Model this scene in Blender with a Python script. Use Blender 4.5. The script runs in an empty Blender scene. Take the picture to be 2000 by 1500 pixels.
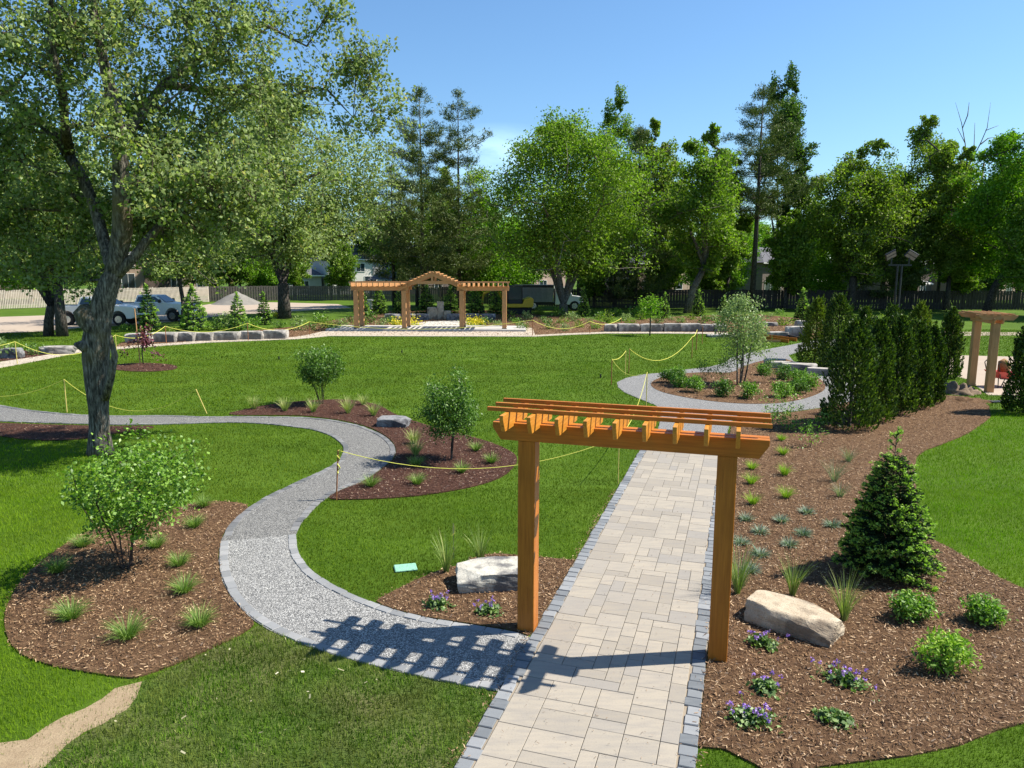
import bpy, bmesh, math, random
import numpy as np
from mathutils import Vector, Matrix, noise
SC = bpy.context.scene
COL = SC.collection
random.seed(7); RNG = np.random.default_rng(11)
rad = math.radians

# ------------------------------------------------------------------ camera, world, sun, exposure
EYE_H = 4.0; FPX = 1426.2; PITCH = rad(8.933); ROLL = rad(0.162)
cam_d = bpy.data.cameras.new('camera'); cam = bpy.data.objects.new('camera', cam_d); COL.objects.link(cam)
cam_d.sensor_width = 36; cam_d.lens = 36*FPX/2000; cam_d.clip_end = 2000; cam_d.clip_start = 0.1
_fw = Vector((0, math.cos(PITCH), -math.sin(PITCH))); _u0 = Vector((0, math.sin(PITCH), math.cos(PITCH))); _r0 = Vector((1, 0, 0))
_rt = _r0*math.cos(ROLL)+_u0*math.sin(ROLL); _up = -_r0*math.sin(ROLL)+_u0*math.cos(ROLL)
cam.matrix_world = Matrix(((_rt.x, _up.x, -_fw.x, 0), (_rt.y, _up.y, -_fw.y, 0), (_rt.z, _up.z, -_fw.z, EYE_H), (0, 0, 0, 1)))
SC.camera = cam

SUN_EL, SUN_AZ = 50.8, 83.5          # azimuth clockwise from +Y
w = bpy.data.worlds.new('World'); SC.world = w; w.use_nodes = True
nt = w.node_tree; bg = nt.nodes['Background']
sky = nt.nodes.new('ShaderNodeTexSky'); sky.sky_type = 'NISHITA'; sky.sun_disc = False
sky.sun_elevation = rad(SUN_EL); sky.sun_rotation = rad(SUN_AZ); sky.air_density = 1.15; sky.dust_density = 0.4; sky.ozone_density = 3.0
tc = nt.nodes.new('ShaderNodeTexCoord')
# a wisp of thin cloud low over the trees
sep = nt.nodes.new('ShaderNodeSeparateXYZ'); nt.links.new(tc.outputs['Generated'], sep.inputs[0])
mp = nt.nodes.new('ShaderNodeMapping'); mp.inputs['Scale'].default_value = (9, 9, 26); nt.links.new(tc.outputs['Generated'], mp.inputs[0])
nz = nt.nodes.new('ShaderNodeTexNoise'); nz.inputs['Scale'].default_value = 1.2; nz.inputs['Detail'].default_value = 6; nt.links.new(mp.outputs[0], nz.inputs['Vector'])
dist = nt.nodes.new('ShaderNodeVectorMath'); dist.operation = 'DISTANCE'
mp2 = nt.nodes.new('ShaderNodeMapping'); mp2.inputs['Scale'].default_value = (1, 1, 2.6); nt.links.new(tc.outputs['Generated'], mp2.inputs[0])
nt.links.new(mp2.outputs[0], dist.inputs[0]); dist.inputs[1].default_value = (-0.015, 0.985, 0.146*2.6)
r1 = nt.nodes.new('ShaderNodeMapRange'); r1.inputs[1].default_value = 0.11; r1.inputs[4].default_value = 0.6; r1.inputs[2].default_value = 0.0; nt.links.new(dist.outputs['Value'], r1.inputs[0])
r2 = nt.nodes.new('ShaderNodeMapRange'); r2.inputs[1].default_value = 0.38; r2.inputs[2].default_value = 0.62; nt.links.new(nz.outputs['Fac'], r2.inputs[0])
mm = nt.nodes.new('ShaderNodeMath'); mm.operation = 'MULTIPLY'; nt.links.new(r1.outputs[0], mm.inputs[0]); nt.links.new(r2.outputs[0], mm.inputs[1])
mx = nt.nodes.new('ShaderNodeMix'); mx.data_type = 'RGBA'; nt.links.new(mm.outputs[0], mx.inputs['Factor']); nt.links.new(sky.outputs[0], mx.inputs['A']); mx.inputs['B'].default_value = (9.5, 10.5, 11.5, 1)
tn = nt.nodes.new('ShaderNodeMix'); tn.data_type = 'RGBA'; tn.blend_type = 'MULTIPLY'; tn.inputs['Factor'].default_value = 1; nt.links.new(mx.outputs['Result'], tn.inputs['A']); tn.inputs['B'].default_value = (0.80, 1.03, 1.2, 1); nt.links.new(tn.outputs['Result'], bg.inputs['Color']); bg.inputs['Strength'].default_value = 0.074

sd = bpy.data.lights.new('sun', 'SUN'); sd.energy = 5.0; sd.angle = rad(0.5); sd.color = (1.0, 0.94, 0.83)
sun = bpy.data.objects.new('sun', sd); COL.objects.link(sun)
_sv = Vector((math.sin(rad(SUN_AZ))*math.cos(rad(SUN_EL)), math.cos(rad(SUN_AZ))*math.cos(rad(SUN_EL)), math.sin(rad(SUN_EL))))
sun.rotation_euler = _sv.to_track_quat('Z', 'Y').to_euler()
vs = SC.view_settings; vs.view_transform = 'Standard'; vs.look = 'None'; vs.gamma = 1; vs.exposure = 1.0; vs.use_curve_mapping = False

# ------------------------------------------------------------------ helpers
def ray(x, y):
    return _rt*((x-1000)/FPX) + _up*(-(y-750)/FPX) + _fw
def G(x, y, z=0.0):                     # where the sight line through a photo point meets the ground
    d = ray(x, y); t = (z-EYE_H)/d.z
    return Vector((d.x*t, d.y*t, z))
def AT(x, y, Y):                        # the point of that sight line at depth Y
    d = ray(x, y); t = Y/d.y
    return Vector((d.x*t, Y, EYE_H+d.z*t))
def poly(pts): return np.array([[*G(x, y)[:2]] for x, y in pts])
def inside(P, pg):
    x, y = P[:, 0], P[:, 1]; n = len(pg); r = np.zeros(len(P), bool); j = n-1
    for i in range(n):
        xi, yi = pg[i]; xj, yj = pg[j]
        c = ((yi > y) != (yj > y)) & (x < (xj-xi)*(y-yi)/((yj-yi) or 1e-9)+xi)
        r ^= c; j = i
    return r

def tag(o, label=None, cat=None, group=None, kind=None):
    if label: o['label'] = label
    if cat: o['category'] = cat
    if group: o['group'] = group
    if kind: o['kind'] = kind
    return o
def empty(name, loc, rz=0.0, label=None, cat=None, group=None):
    o = bpy.data.objects.new(name, None); COL.objects.link(o); o.empty_display_size = 0.2
    o.location = loc; o.rotation_euler = (0, 0, rz); return tag(o, label, cat, group)
def mesh_np(name, V, loops, counts, mats, parent=None, smooth=False, midx=None, loc=None):
    me = bpy.data.meshes.new(name); V = np.asarray(V, np.float32).reshape(-1, 3)
    loops = np.asarray(loops, np.int32).ravel(); counts = np.asarray(counts, np.int32)
    me.vertices.add(len(V)); me.vertices.foreach_set('co', V.ravel())
    me.loops.add(len(loops)); me.loops.foreach_set('vertex_index', loops)
    me.polygons.add(len(counts)); st = np.zeros(len(counts), np.int32); st[1:] = np.cumsum(counts)[:-1]
    me.polygons.foreach_set('loop_start', st)
    if smooth: me.polygons.foreach_set('use_smooth', np.ones(len(counts), bool))
    if midx is not None: me.polygons.foreach_set('material_index', np.asarray(midx, np.int32))
    me.update(calc_edges=True); me.validate()
    for m in (mats if isinstance(mats, (list, tuple)) else [mats]): me.materials.append(m)
    o = bpy.data.objects.new(name, me); COL.objects.link(o)
    if parent: o.parent = parent
    if loc is not None: o.location = loc
    return o
class MB:
    """collects shapes and links them as one mesh object"""
    def __init__(s): s.v = []; s.f = []; s.n = 0; s.m = []
    def add(s, V, F, m=0):
        s.v += [tuple(p) for p in V]; s.f += [tuple(i+s.n for i in f) for f in F]; s.m += [m]*len(F); s.n += len(V); return s
    def box(s, a, b, M=None, m=0):
        x0, y0, z0 = a; x1, y1, z1 = b
        V = [Vector(p) for p in ((x0, y0, z0), (x1, y0, z0), (x1, y1, z0), (x0, y1, z0), (x0, y0, z1), (x1, y0, z1), (x1, y1, z1), (x0, y1, z1))]
        if M is not None: V = [M @ p for p in V]
        return s.add(V, [(0, 3, 2, 1), (4, 5, 6, 7), (0, 1, 5, 4), (1, 2, 6, 5), (2, 3, 7, 6), (3, 0, 4, 7)], m)
    def prism(s, pts, y0, y1, M=None, m=0):       # outline in x,z swept along y
        n = len(pts); V = [Vector((x, y0, z)) for x, z in pts]+[Vector((x, y1, z)) for x, z in pts]
        if M is not None: V = [M @ p for p in V]
        F = [tuple(range(n)), tuple(range(2*n-1, n-1, -1))]+[(i, i+n, (i+1) % n+n, (i+1) % n) for i in range(n)]
        return s.add(V, F, m)
    def tube(s, P, R, k=8, m=0, cap=True):
        P = [Vector(p) for p in P]; R = R if isinstance(R, (list, tuple)) else [R]*len(P)
        V = []; a = None
        for i, p in enumerate(P):
            t = (P[min(i+1, len(P)-1)]-P[max(i-1, 0)])
            t = t.normalized() if t.length > 1e-9 else Vector((0, 0, 1))
            if a is None: a = t.orthogonal().normalized()
            a = (a-t*a.dot(t)); a = a.normalized() if a.length > 1e-6 else t.orthogonal().normalized(); b = t.cross(a)
            V += [p+(a*math.cos(2*math.pi*j/k)+b*math.sin(2*math.pi*j/k))*R[i] for j in range(k)]
        F = [(i*k+j, i*k+(j+1) % k, (i+1)*k+(j+1) % k, (i+1)*k+j) for i in range(len(P)-1) for j in range(k)]
        if cap: F += [tuple(range(k-1, -1, -1)), tuple(range((len(P)-1)*k, len(P)*k))]
        return s.add(V, F, m)
    def cyl(s, c, axis, r, h, k=16, m=0):
        a = Vector(axis).normalized()*h/2; c = Vector(c); return s.tube([c-a, c+a], r, k, m)
    def build(s, name, mats, parent=None, smooth=False, bevel=0.0, loc=None):
        me = bpy.data.meshes.new(name); me.from_pydata(s.v, [], s.f); me.polygons.foreach_set('material_index', s.m)
        me.update()
        if bevel or smooth:
            bm = bmesh.new(); bm.from_mesh(me)
            bmesh.ops.recalc_face_normals(bm, faces=bm.faces)
            if bevel: bmesh.ops.bevel(bm, geom=list(bm.edges), offset=bevel, segments=1, affect='EDGES', clamp_overlap=True)
            bm.to_mesh(me); bm.free()
        if smooth: me.polygons.foreach_set('use_smooth', np.ones(len(me.polygons), bool))
        for q in (mats if isinstance(mats, (list, tuple)) else [mats]): me.materials.append(q)
        o = bpy.data.objects.new(name, me); COL.objects.link(o)
        if parent: o.parent = parent
        if loc is not None: o.location = loc
        return o
def children(o): return [c for c in bpy.data.objects if c.parent == o]
def copy_tree(o, kids=None):
    r = o.copy(); COL.objects.link(r)
    for ch in children(o):
        c = ch.copy(); COL.objects.link(c); c.parent = r
        for g in children(ch):
            d = g.copy(); COL.objects.link(d); d.parent = c
    return r

# ------------------------------------------------------------------ materials
def nodes_mat(name):
    m = bpy.data.materials.new(name); m.use_nodes = True; t = m.node_tree
    for n in list(t.nodes): t.nodes.remove(n)
    return m, t, t.nodes.new('ShaderNodeOutputMaterial')
def ramp(t, fac, stops):
    r = t.nodes.new('ShaderNodeValToRGB'); e = r.color_ramp.elements
    while len(e) < len(stops): e.new(0.5)
    for i, (p, c) in enumerate(stops): e[i].position = p; e[i].color = (*c, 1)
    t.links.new(fac, r.inputs[0]); return r.outputs[0]
def tex_noise(t, scale, detail=4, rough=0.55, vec=None, sc=None):
    n = t.nodes.new('ShaderNodeTexNoise'); n.inputs['Scale'].default_value = scale; n.inputs['Detail'].default_value = detail; n.inputs['Roughness'].default_value = rough
    if vec is None:
        c = t.nodes.new('ShaderNodeTexCoord'); vec = c.outputs['Object']
    if sc:
        mp = t.nodes.new('ShaderNodeMapping'); mp.inputs['Scale'].default_value = sc; t.links.new(vec, mp.inputs[0]); vec = mp.outputs[0]
    t.links.new(vec, n.inputs['Vector']); return n.outputs['Fac']
def mixc(t, a, b, fac, mode='MIX'):
    m = t.nodes.new('ShaderNodeMix'); m.data_type = 'RGBA'; m.blend_type = mode
    for k, v in (('A', a), ('B', b)):
        if isinstance(v, tuple): m.inputs[k].default_value = (*v, 1)
        else: t.links.new(v, m.inputs[k])
    if isinstance(fac, (int, float)): m.inputs['Factor'].default_value = fac
    else: t.links.new(fac, m.inputs['Factor'])
    return m.outputs['Result']
def bsdf(t, out, color, rough=0.8, metal=0.0, spec=0.3, bump=None, bstr=0.3, bdist=0.01):
    b = t.nodes.new('ShaderNodeBsdfPrincipled'); b.inputs['Roughness'].default_value = rough; b.inputs['Metallic'].default_value = metal
    b.inputs['Specular IOR Level'].default_value = spec
    if isinstance(color, tuple): b.inputs['Base Color'].default_value = (*color, 1)
    else: t.links.new(color, b.inputs['Base Color'])
    if bump is not None:
        bn = t.nodes.new('ShaderNodeBump'); bn.inputs['Strength'].default_value = bstr; bn.inputs['Distance'].default_value = bdist
        t.links.new(bump, bn.inputs['Height']); t.links.new(bn.outputs[0], b.inputs['Normal'])
    t.links.new(b.outputs[0], out.inputs[0]); return b
def island(t):
    g = t.nodes.new('ShaderNodeNewGeometry'); return g.outputs['Random Per Island']
def leafmat(name, stops, trans=0.35, back=None, rough=0.5, gloss=0.06, tint=None, dark=None):
    m, t, o = nodes_mat(name); c = ramp(t, island(t), stops)
    if tint: c = mixc(t, c, tint[0], ramp(t, tex_noise(t, tint[1], 2), [(0.4, (0, 0, 0)), (0.62, (1, 1, 1))]))
    if dark:
        dn = tex_noise(t, dark[0], 3, .6, sc=(1, dark[1], 1)); c = mixc(t, c, ramp(t, dn, [(0.36, (dark[2],)*3), (0.6, (1.06, 1.06, 1.0))]), 1.0, 'MULTIPLY')
    if back:
        g = t.nodes.new('ShaderNodeNewGeometry'); c = mixc(t, c, back, g.outputs['Backfacing'])
    d = t.nodes.new('ShaderNodeBsdfDiffuse'); t.links.new(c, d.inputs[0])
    tr = t.nodes.new('ShaderNodeBsdfTranslucent'); t.links.new(mixc(t, c, (0.75, 1.0, 0.25), 1.0, 'MULTIPLY') if not back else c, tr.inputs[0])
    ms = t.nodes.new('ShaderNodeMixShader'); ms.inputs[0].default_value = trans; t.links.new(d.outputs[0], ms.inputs[1]); t.links.new(tr.outputs[0], ms.inputs[2])
    gl = t.nodes.new('ShaderNodeBsdfGlossy'); gl.inputs['Roughness'].default_value = rough; gl.inputs[0].default_value = (1, 1, 1, 1)
    m2 = t.nodes.new('ShaderNodeMixShader'); m2.inputs[0].default_value = gloss; t.links.new(ms.outputs[0], m2.inputs[1]); t.links.new(gl.outputs[0], m2.inputs[2])
    t.links.new(m2.outputs[0], o.inputs[0]); return m
def plain(name, color, rough=0.6, metal=0.0, spec=0.4, var=0.12, sc=6.0, bstr=0.0):
    m, t, o = nodes_mat(name); n = tex_noise(t, sc, 5)
    c = ramp(t, n, [(0.3, tuple(max(0, k*(1-var)) for k in color)), (0.7, tuple(min(1, k*(1+var)) for k in color))])
    bsdf(t, o, c, rough, metal, spec, n if bstr else None, bstr); return m

def wood(name, a, b, rough=0.45, axis='X', knots=True, spec=0.35):
    m, t, o = nodes_mat(name); sc = {'X': (1.2, 22, 22), 'Z': (22, 22, 1.2), 'Y': (22, 1.2, 22)}[axis]
    n = tex_noise(t, 2.2, 7, 0.6, sc=sc); n2 = tex_noise(t, 1.3, 3)
    isl = island(t)
    c = ramp(t, n, [(0.25, a), (0.5, tuple((p+q)/2 for p, q in zip(a, b))), (0.78, b)])
    c = mixc(t, c, tuple(k*0.62 for k in a), ramp(t, n2, [(0.52, (0, 0, 0)), (0.8, (0.5, 0.5, 0.5))]))
    if knots:
        v = t.nodes.new('ShaderNodeTexVoronoi'); v.inputs['Scale'].default_value = 2.6; cc = t.nodes.new('ShaderNodeTexCoord'); t.links.new(cc.outputs['Object'], v.inputs['Vector'])
        c = mixc(t, c, tuple(k*0.3 for k in a), ramp(t, v.outputs['Distance'], [(0.0, (0.8, 0.8, 0.8)), (0.055, (0.0, 0.0, 0.0))]))
    c = mixc(t, c, (0.55, 0.5, 0.5), isl, 'MULTIPLY') if False else c
    bsdf(t, o, c, rough, 0, spec, n, 0.25, 0.003); return m
def rockmat(name, a, b, dark, dk=0.5, sc=7, strata=False):
    m, t, o = nodes_mat(name); n = tex_noise(t, sc, 8, 0.65); n2 = tex_noise(t, sc*0.35, 4)
    fine = tex_noise(t, sc*9, 4, 0.7)
    c = ramp(t, n, [(0.3, a), (0.65, b)])
    c = mixc(t, c, dark, ramp(t, n2, [(dk, (0, 0, 0)), (dk+0.12, (0.85, 0.85, 0.85))]))
    c = mixc(t, c, tuple(k*0.4 for k in dark), ramp(t, fine, [(0.28, (0.9, 0.9, 0.9)), (0.45, (0, 0, 0))]))
    bsdf(t, o, c, 0.9, 0, 0.2, mixc(t, n, fine, 0.4), 0.7, 0.03); return m

# grass, mulch, gravel, paving
def groundmat(name, stops, sc1, sc2, bstr=0.5, bd=0.02, patch=None, patchsc=0.4, island_mix=0.0, rough=0.95):
    m, t, o = nodes_mat(name); n = tex_noise(t, sc1, 5, 0.7); n2 = tex_noise(t, sc2, 6, 0.7)
    c = ramp(t, mixc(t, n, n2, 0.5), stops)
    if patch: c = mixc(t, c, patch, ramp(t, tex_noise(t, patchsc, 3), [(0.45, (0, 0, 0)), (0.68, (0.8, 0.8, 0.8))]))
    bsdf(t, o, c, rough, 0, 0.15, n2, bstr, bd); return m
M = {}
M['turf'] = groundmat('turf', [(0.35, (0.03, 0.065, 0.003)), (0.65, (0.07, 0.13, 0.007))], 3, 60, 0.6, 0.03, (0.08, 0.14, 0.012), 0.5)
M['turf_dry'] = groundmat('turf_dry', [(0.35, (0.035, 0.065, 0.01)), (0.65, (0.085, 0.13, 0.025))], 3, 60, 0.6, 0.03, (0.15, 0.14, 0.06), 0.9)
M['mulch_red'] = groundmat('mulch_red', [(0.3, (0.02, 0.009, 0.007)), (0.5, (0.066, 0.029, 0.02)), (0.72, (0.15, 0.08, 0.052))], 9, 95, 1.0, 0.03)
M['mulch_brown'] = groundmat('mulch_brown', [(0.3, (0.03, 0.016, 0.009)), (0.5, (0.125, 0.07, 0.037)), (0.72, (0.28, 0.175, 0.095))], 9, 95, 1.0, 0.03)
M['dirt'] = groundmat('dirt', [(0.3, (0.2, 0.14, 0.085)), (0.7, (0.36, 0.28, 0.18))], 6, 60, 0.6, 0.02)
M['lot'] = groundmat('lot', [(0.3, (0.29, 0.23, 0.18)), (0.7, (0.4, 0.33, 0.26))], 0.6, 20, 0.3, 0.01)
def gravelmat(name, lo, mid, hi):
    m, t, o = nodes_mat(name); c0 = t.nodes.new('ShaderNodeTexCoord')
    v = t.nodes.new('ShaderNodeTexVoronoi'); v.inputs['Scale'].default_value = 75; t.links.new(c0.outputs['Object'], v.inputs['Vector'])
    s = t.nodes.new('ShaderNodeSeparateColor'); t.links.new(v.outputs['Color'], s.inputs[0])
    c = ramp(t, s.outputs[0], [(0.05, lo), (0.5, mid), (0.95, hi)])
    c = mixc(t, c, tuple(k*0.6 for k in lo), ramp(t, v.outputs['Distance'], [(0.35, (0, 0, 0)), (0.75, (0.8, 0.8, 0.8))]))
    c = mixc(t, c, tuple(k*0.75 for k in mid), ramp(t, tex_noise(t, 0.9, 4), [(0.45, (0, 0, 0)), (0.7, (0.55, 0.55, 0.55))]))
    inv = t.nodes.new('ShaderNodeMath'); inv.operation = 'SUBTRACT'; inv.inputs[0].default_value = 1; t.links.new(v.outputs['Distance'], inv.inputs[1])
    bsdf(t, o, c, 0.85, 0, 0.2, inv.outputs[0], 0.9, 0.012); return m
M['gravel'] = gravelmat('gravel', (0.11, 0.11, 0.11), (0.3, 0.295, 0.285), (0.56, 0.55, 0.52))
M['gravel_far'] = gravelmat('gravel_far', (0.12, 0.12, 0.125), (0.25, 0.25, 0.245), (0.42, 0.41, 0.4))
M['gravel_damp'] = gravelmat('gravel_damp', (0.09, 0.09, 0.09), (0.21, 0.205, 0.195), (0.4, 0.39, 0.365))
M['pebble'] = gravelmat('pebble', (0.35, 0.33, 0.28), (0.6, 0.58, 0.52), (0.85, 0.83, 0.78))
def slabmat(name, stops, veins=(0.36, 0.33, 0.31)):
    m, t, o = nodes_mat(name); c = ramp(t, island(t), stops)
    n = tex_noise(t, 3.2, 6, 0.6, sc=(1, 5, 1)); n3 = tex_noise(t, 60, 3)
    c = mixc(t, c, veins, ramp(t, n, [(0.42, (0, 0, 0)), (0.72, (0.6, 0.6, 0.6))]))
    c = mixc(t, c, tuple(k*0.7 for k in veins), ramp(t, n3, [(0.55, (0, 0, 0)), (0.8, (0.4, 0.4, 0.4))]))
    bsdf(t, o, c, 0.8, 0, 0.25, n3, 0.3, 0.003); return m
M['slab'] = slabmat('slab', [(0.1, (0.255, 0.225, 0.185)), (0.4, (0.3, 0.265, 0.215)), (0.7, (0.32, 0.28, 0.225)), (0.95, (0.25, 0.228, 0.2))], (0.205, 0.19, 0.175))
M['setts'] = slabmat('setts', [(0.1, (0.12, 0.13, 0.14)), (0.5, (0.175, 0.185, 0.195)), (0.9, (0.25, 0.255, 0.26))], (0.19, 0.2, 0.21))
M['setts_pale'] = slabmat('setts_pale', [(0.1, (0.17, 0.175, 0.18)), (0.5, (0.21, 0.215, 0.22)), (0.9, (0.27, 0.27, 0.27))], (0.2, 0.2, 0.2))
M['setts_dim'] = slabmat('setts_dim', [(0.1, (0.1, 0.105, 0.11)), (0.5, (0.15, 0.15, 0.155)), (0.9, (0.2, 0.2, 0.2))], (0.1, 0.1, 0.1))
M['joint'] = plain('joint', (0.24, 0.2, 0.15), 0.95)
M['concrete'] = plain('concrete', (0.42, 0.4, 0.37), 0.85, var=0.1, sc=3)
M['chips'] = leafmat('chips', [(0.0, (0.035, 0.018, 0.01)), (0.4, (0.14, 0.078, 0.04)), (0.8, (0.29, 0.175, 0.09)), (1.0, (0.56, 0.4, 0.24))], 0.0, gloss=0.02)
M['chips_red'] = leafmat('chips_red', [(0.0, (0.026, 0.011, 0.008)), (0.55, (0.082, 0.036, 0.024)), (0.9, (0.17, 0.088, 0.058)), (1.0, (0.48, 0.36, 0.24))], 0.0, gloss=0.03)
M['grass'] = leafmat('grass', [(0.0, (0.045, 0.095, 0.004)), (0.5, (0.105, 0.19, 0.01)), (1.0, (0.21, 0.3, 0.025))], 0.3, gloss=0.0, tint=((0.135, 0.195, 0.018), 0.45), dark=(.35, 2.6, .6))
M['grass_bright'] = leafmat('grass_bright', [(0.0, (0.09, 0.18, 0.004)), (0.5, (0.17, 0.3, 0.012)), (1.0, (0.26, 0.4, 0.035))], 0.35, gloss=0.0, tint=((0.19, 0.29, 0.02), 0.6), dark=(.5, 1.5, .75))
M['grass_dry'] = leafmat('grass_dry', [(0.0, (0.035, 0.085, 0.006)), (0.5, (0.085, 0.185, 0.014)), (0.9, (0.18, 0.3, 0.035)), (1.0, (0.4, 0.36, 0.17))], 0.25, gloss=0.0, tint=((0.15, 0.19, 0.04), 1.6), dark=(.9, 1.3, .6))
M['cedar_x'] = wood('cedar_x', (0.29, 0.085, 0.008), (0.52, 0.18, 0.022), 0.42, 'X')
M['cedar_y'] = wood('cedar_y', (0.36, 0.13, 0.013), (0.6, 0.27, 0.04), 0.42, 'Y')
M['cedar_z'] = wood('cedar_z', (0.27, 0.08, 0.008), (0.49, 0.17, 0.02), 0.42, 'Z')
for a in 'xyz': M['fir_'+a] = wood('fir_'+a, (0.37, 0.185, 0.075), (0.56, 0.31, 0.14), 0.65, a.upper(), spec=0.2)
M['rock_tan'] = rockmat('rock_tan', (0.33, 0.26, 0.18), (0.5, 0.42, 0.31), (0.17, 0.13, 0.095), 0.5)
M['rock_white'] = rockmat('rock_white', (0.34, 0.32, 0.27), (0.55, 0.52, 0.45), (0.07, 0.07, 0.08), 0.46, 7)
M['rock_grey'] = rockmat('rock_grey', (0.13, 0.13, 0.135), (0.26, 0.26, 0.265), (0.05, 0.05, 0.055), 0.5)
M['rock_wall'] = rockmat('rock_wall', (0.28, 0.26, 0.23), (0.44, 0.41, 0.37), (0.1, 0.095, 0.09), 0.46, 3)
M['rope'] = plain('rope', (0.6, 0.58, 0.1), 0.6)
M['stake'] = plain('stake', (0.25, 0.1, 0.04), 0.8)
M['stake_yel'] = plain('stake_yel', (0.5, 0.42, 0.12), 0.8)
M['black'] = plain('black', (0.015, 0.016, 0.018), 0.45)
M['rubber'] = plain('rubber', (0.02, 0.02, 0.021), 0.85)
M['steel'] = plain('steel', (0.35, 0.36, 0.37), 0.35, 0.9)
def bark(name, a, b, moss=None, sc=1.0):
    m, t, o = nodes_mat(name); n = tex_noise(t, 5*sc, 7, 0.65, sc=(5, 5, 1)); n2 = tex_noise(t, 1.1, 4)
    c = ramp(t, n, [(0.36, tuple(k*0.25 for k in a)), (0.5, a), (0.66, b)])
    if moss: c = mixc(t, c, moss, ramp(t, n2, [(0.52, (0, 0, 0)), (0.72, (0.7, 0.7, 0.7))]))
    bsdf(t, o, c, 0.95, 0, 0.15, n, 1.0, 0.05); return m
M['bark'] = bark('bark', (0.12, 0.105, 0.085), (0.3, 0.27, 0.225), (0.2, 0.15, 0.05))
M['bark_dark'] = bark('bark_dark', (0.06, 0.052, 0.045), (0.15, 0.13, 0.11))
M['bark_twig'] = bark('bark_twig', (0.08, 0.055, 0.045), (0.16, 0.12, 0.1))
# ================================================================== THE SETTING
def sheet(name, pg, z, mat, z0=None, kind='structure'):
    """flat polygon at height z with a skirt down to the ground"""
    bm = bmesh.new(); vs_ = [bm.verts.new((x, y, z)) for x, y in pg]
    f = bm.faces.new(vs_)
    if f.normal.z < 0: f.normal_flip()
    bm.normal_update()
    if f.normal.z < 0: bmesh.ops.reverse_faces(bm, faces=[f])
    r = bmesh.ops.triangulate(bm, faces=[f])
    n = len(pg); lo = [bm.verts.new((x, y, -0.02)) for x, y in pg]
    for i in range(n): bm.faces.new((vs_[i], vs_[(i+1) % n], lo[(i+1) % n], lo[i]))
    me = bpy.data.meshes.new(name); bm.to_mesh(me); bm.free(); me.materials.append(mat)
    o = bpy.data.objects.new(name, me); COL.objects.link(o); o['kind'] = kind; return o

gm = MB(); gm.add([(-700, -40, 0), (700, -40, 0), (700, 900, 0), (-700, 900, 0)], [(0, 1, 2, 3)])
g = gm.build('ground', M['turf']); g['kind'] = 'structure'

AX, AY, AYAW = 0.185, 7.697, rad(-17.515)          # the arbor's frame: u along its beams, v down the walkway
def AUV(u, v, z=0.0):
    c, s = math.cos(AYAW), math.sin(AYAW); return Vector((AX+u*c-v*s, AY+u*s+v*c, z))

def ext(P, a, b): return [a]+P+[b]
path_up = [(-260, 770), (-120, 781), (0, 792), (53, 801), (107, 807), (160, 811), (229, 813), (320, 812), (400, 815), (455, 814), (560, 815), (600, 816), (650, 821), (700, 831), (730, 842), (755, 855), (770, 870), (773, 885), (765, 900), (750, 912), (725, 930), (700, 945), (670, 955), (650, 965), (625, 982), (603, 1006), (588, 1022), (578, 1045), (581, 1080), (602, 1111), (630, 1132), (665, 1153), (700, 1167), (750, 1187), (800, 1202), (850, 1212), (905, 1220), (975, 1230), (1012, 1238), (1037, 1247)]
path_lo = [(-260, 800), (-120, 812), (0, 824), (80, 827), (160, 829), (229, 831), (293, 830), (350, 829), (400, 827), (455, 826), (510, 828), (560, 833), (612, 840), (647, 852), (668, 868), (672, 880), (665, 897), (647, 912), (595, 936), (525, 968), (490, 989), (448, 1024), (431, 1059), (427, 1097), (434, 1136), (455, 1174), (490, 1209), (525, 1232), (550, 1243), (595, 1262), (650, 1280), (700, 1294), (750, 1307), (850, 1330), (972, 1352)]
PU, PL = poly(path_up), poly(path_lo)
PATH = np.vstack([PU, PL[::-1]])
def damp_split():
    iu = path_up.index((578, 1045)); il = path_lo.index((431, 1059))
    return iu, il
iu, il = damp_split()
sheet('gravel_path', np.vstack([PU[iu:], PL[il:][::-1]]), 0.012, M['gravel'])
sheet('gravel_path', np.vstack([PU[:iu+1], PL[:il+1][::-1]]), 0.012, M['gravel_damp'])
# paver walkway
VEND = 9.15; U0, U1 = 0.243, 1.80
WALK = np.array([AUV(u, v)[:2] for u, v in ((0.09, -5.5), (1.95, -5.5), (1.95, VEND), (0.09, VEND))])
# far gravel path round the planting island
gp = poly([(1284, 850), (1286, 835), (1289, 822), (1292, 800), (1280, 792), (1250, 780), (1220, 767), (1207, 757), (1205, 747), (1222, 739), (1250, 732), (1287, 729), (1340, 722), (1385, 717), (1417, 709), (1428, 699), (1460, 690), (1505, 681), (1544, 674), (1568, 669), (1600, 664), (1640, 662), (1650, 672), (1600, 680), (1565, 686), (1540, 694), (1550, 706), (1600, 722), (1640, 738), (1680, 755), (1690, 775), (1640, 790), (1607, 796), (1550, 804), (1490, 807), (1440, 812), (1425, 830), (1415, 868), (1340, 868), (1276, 862)])
GP2 = gp
sheet('gravel_path', gp, 0.012, M['gravel_far'])
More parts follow.
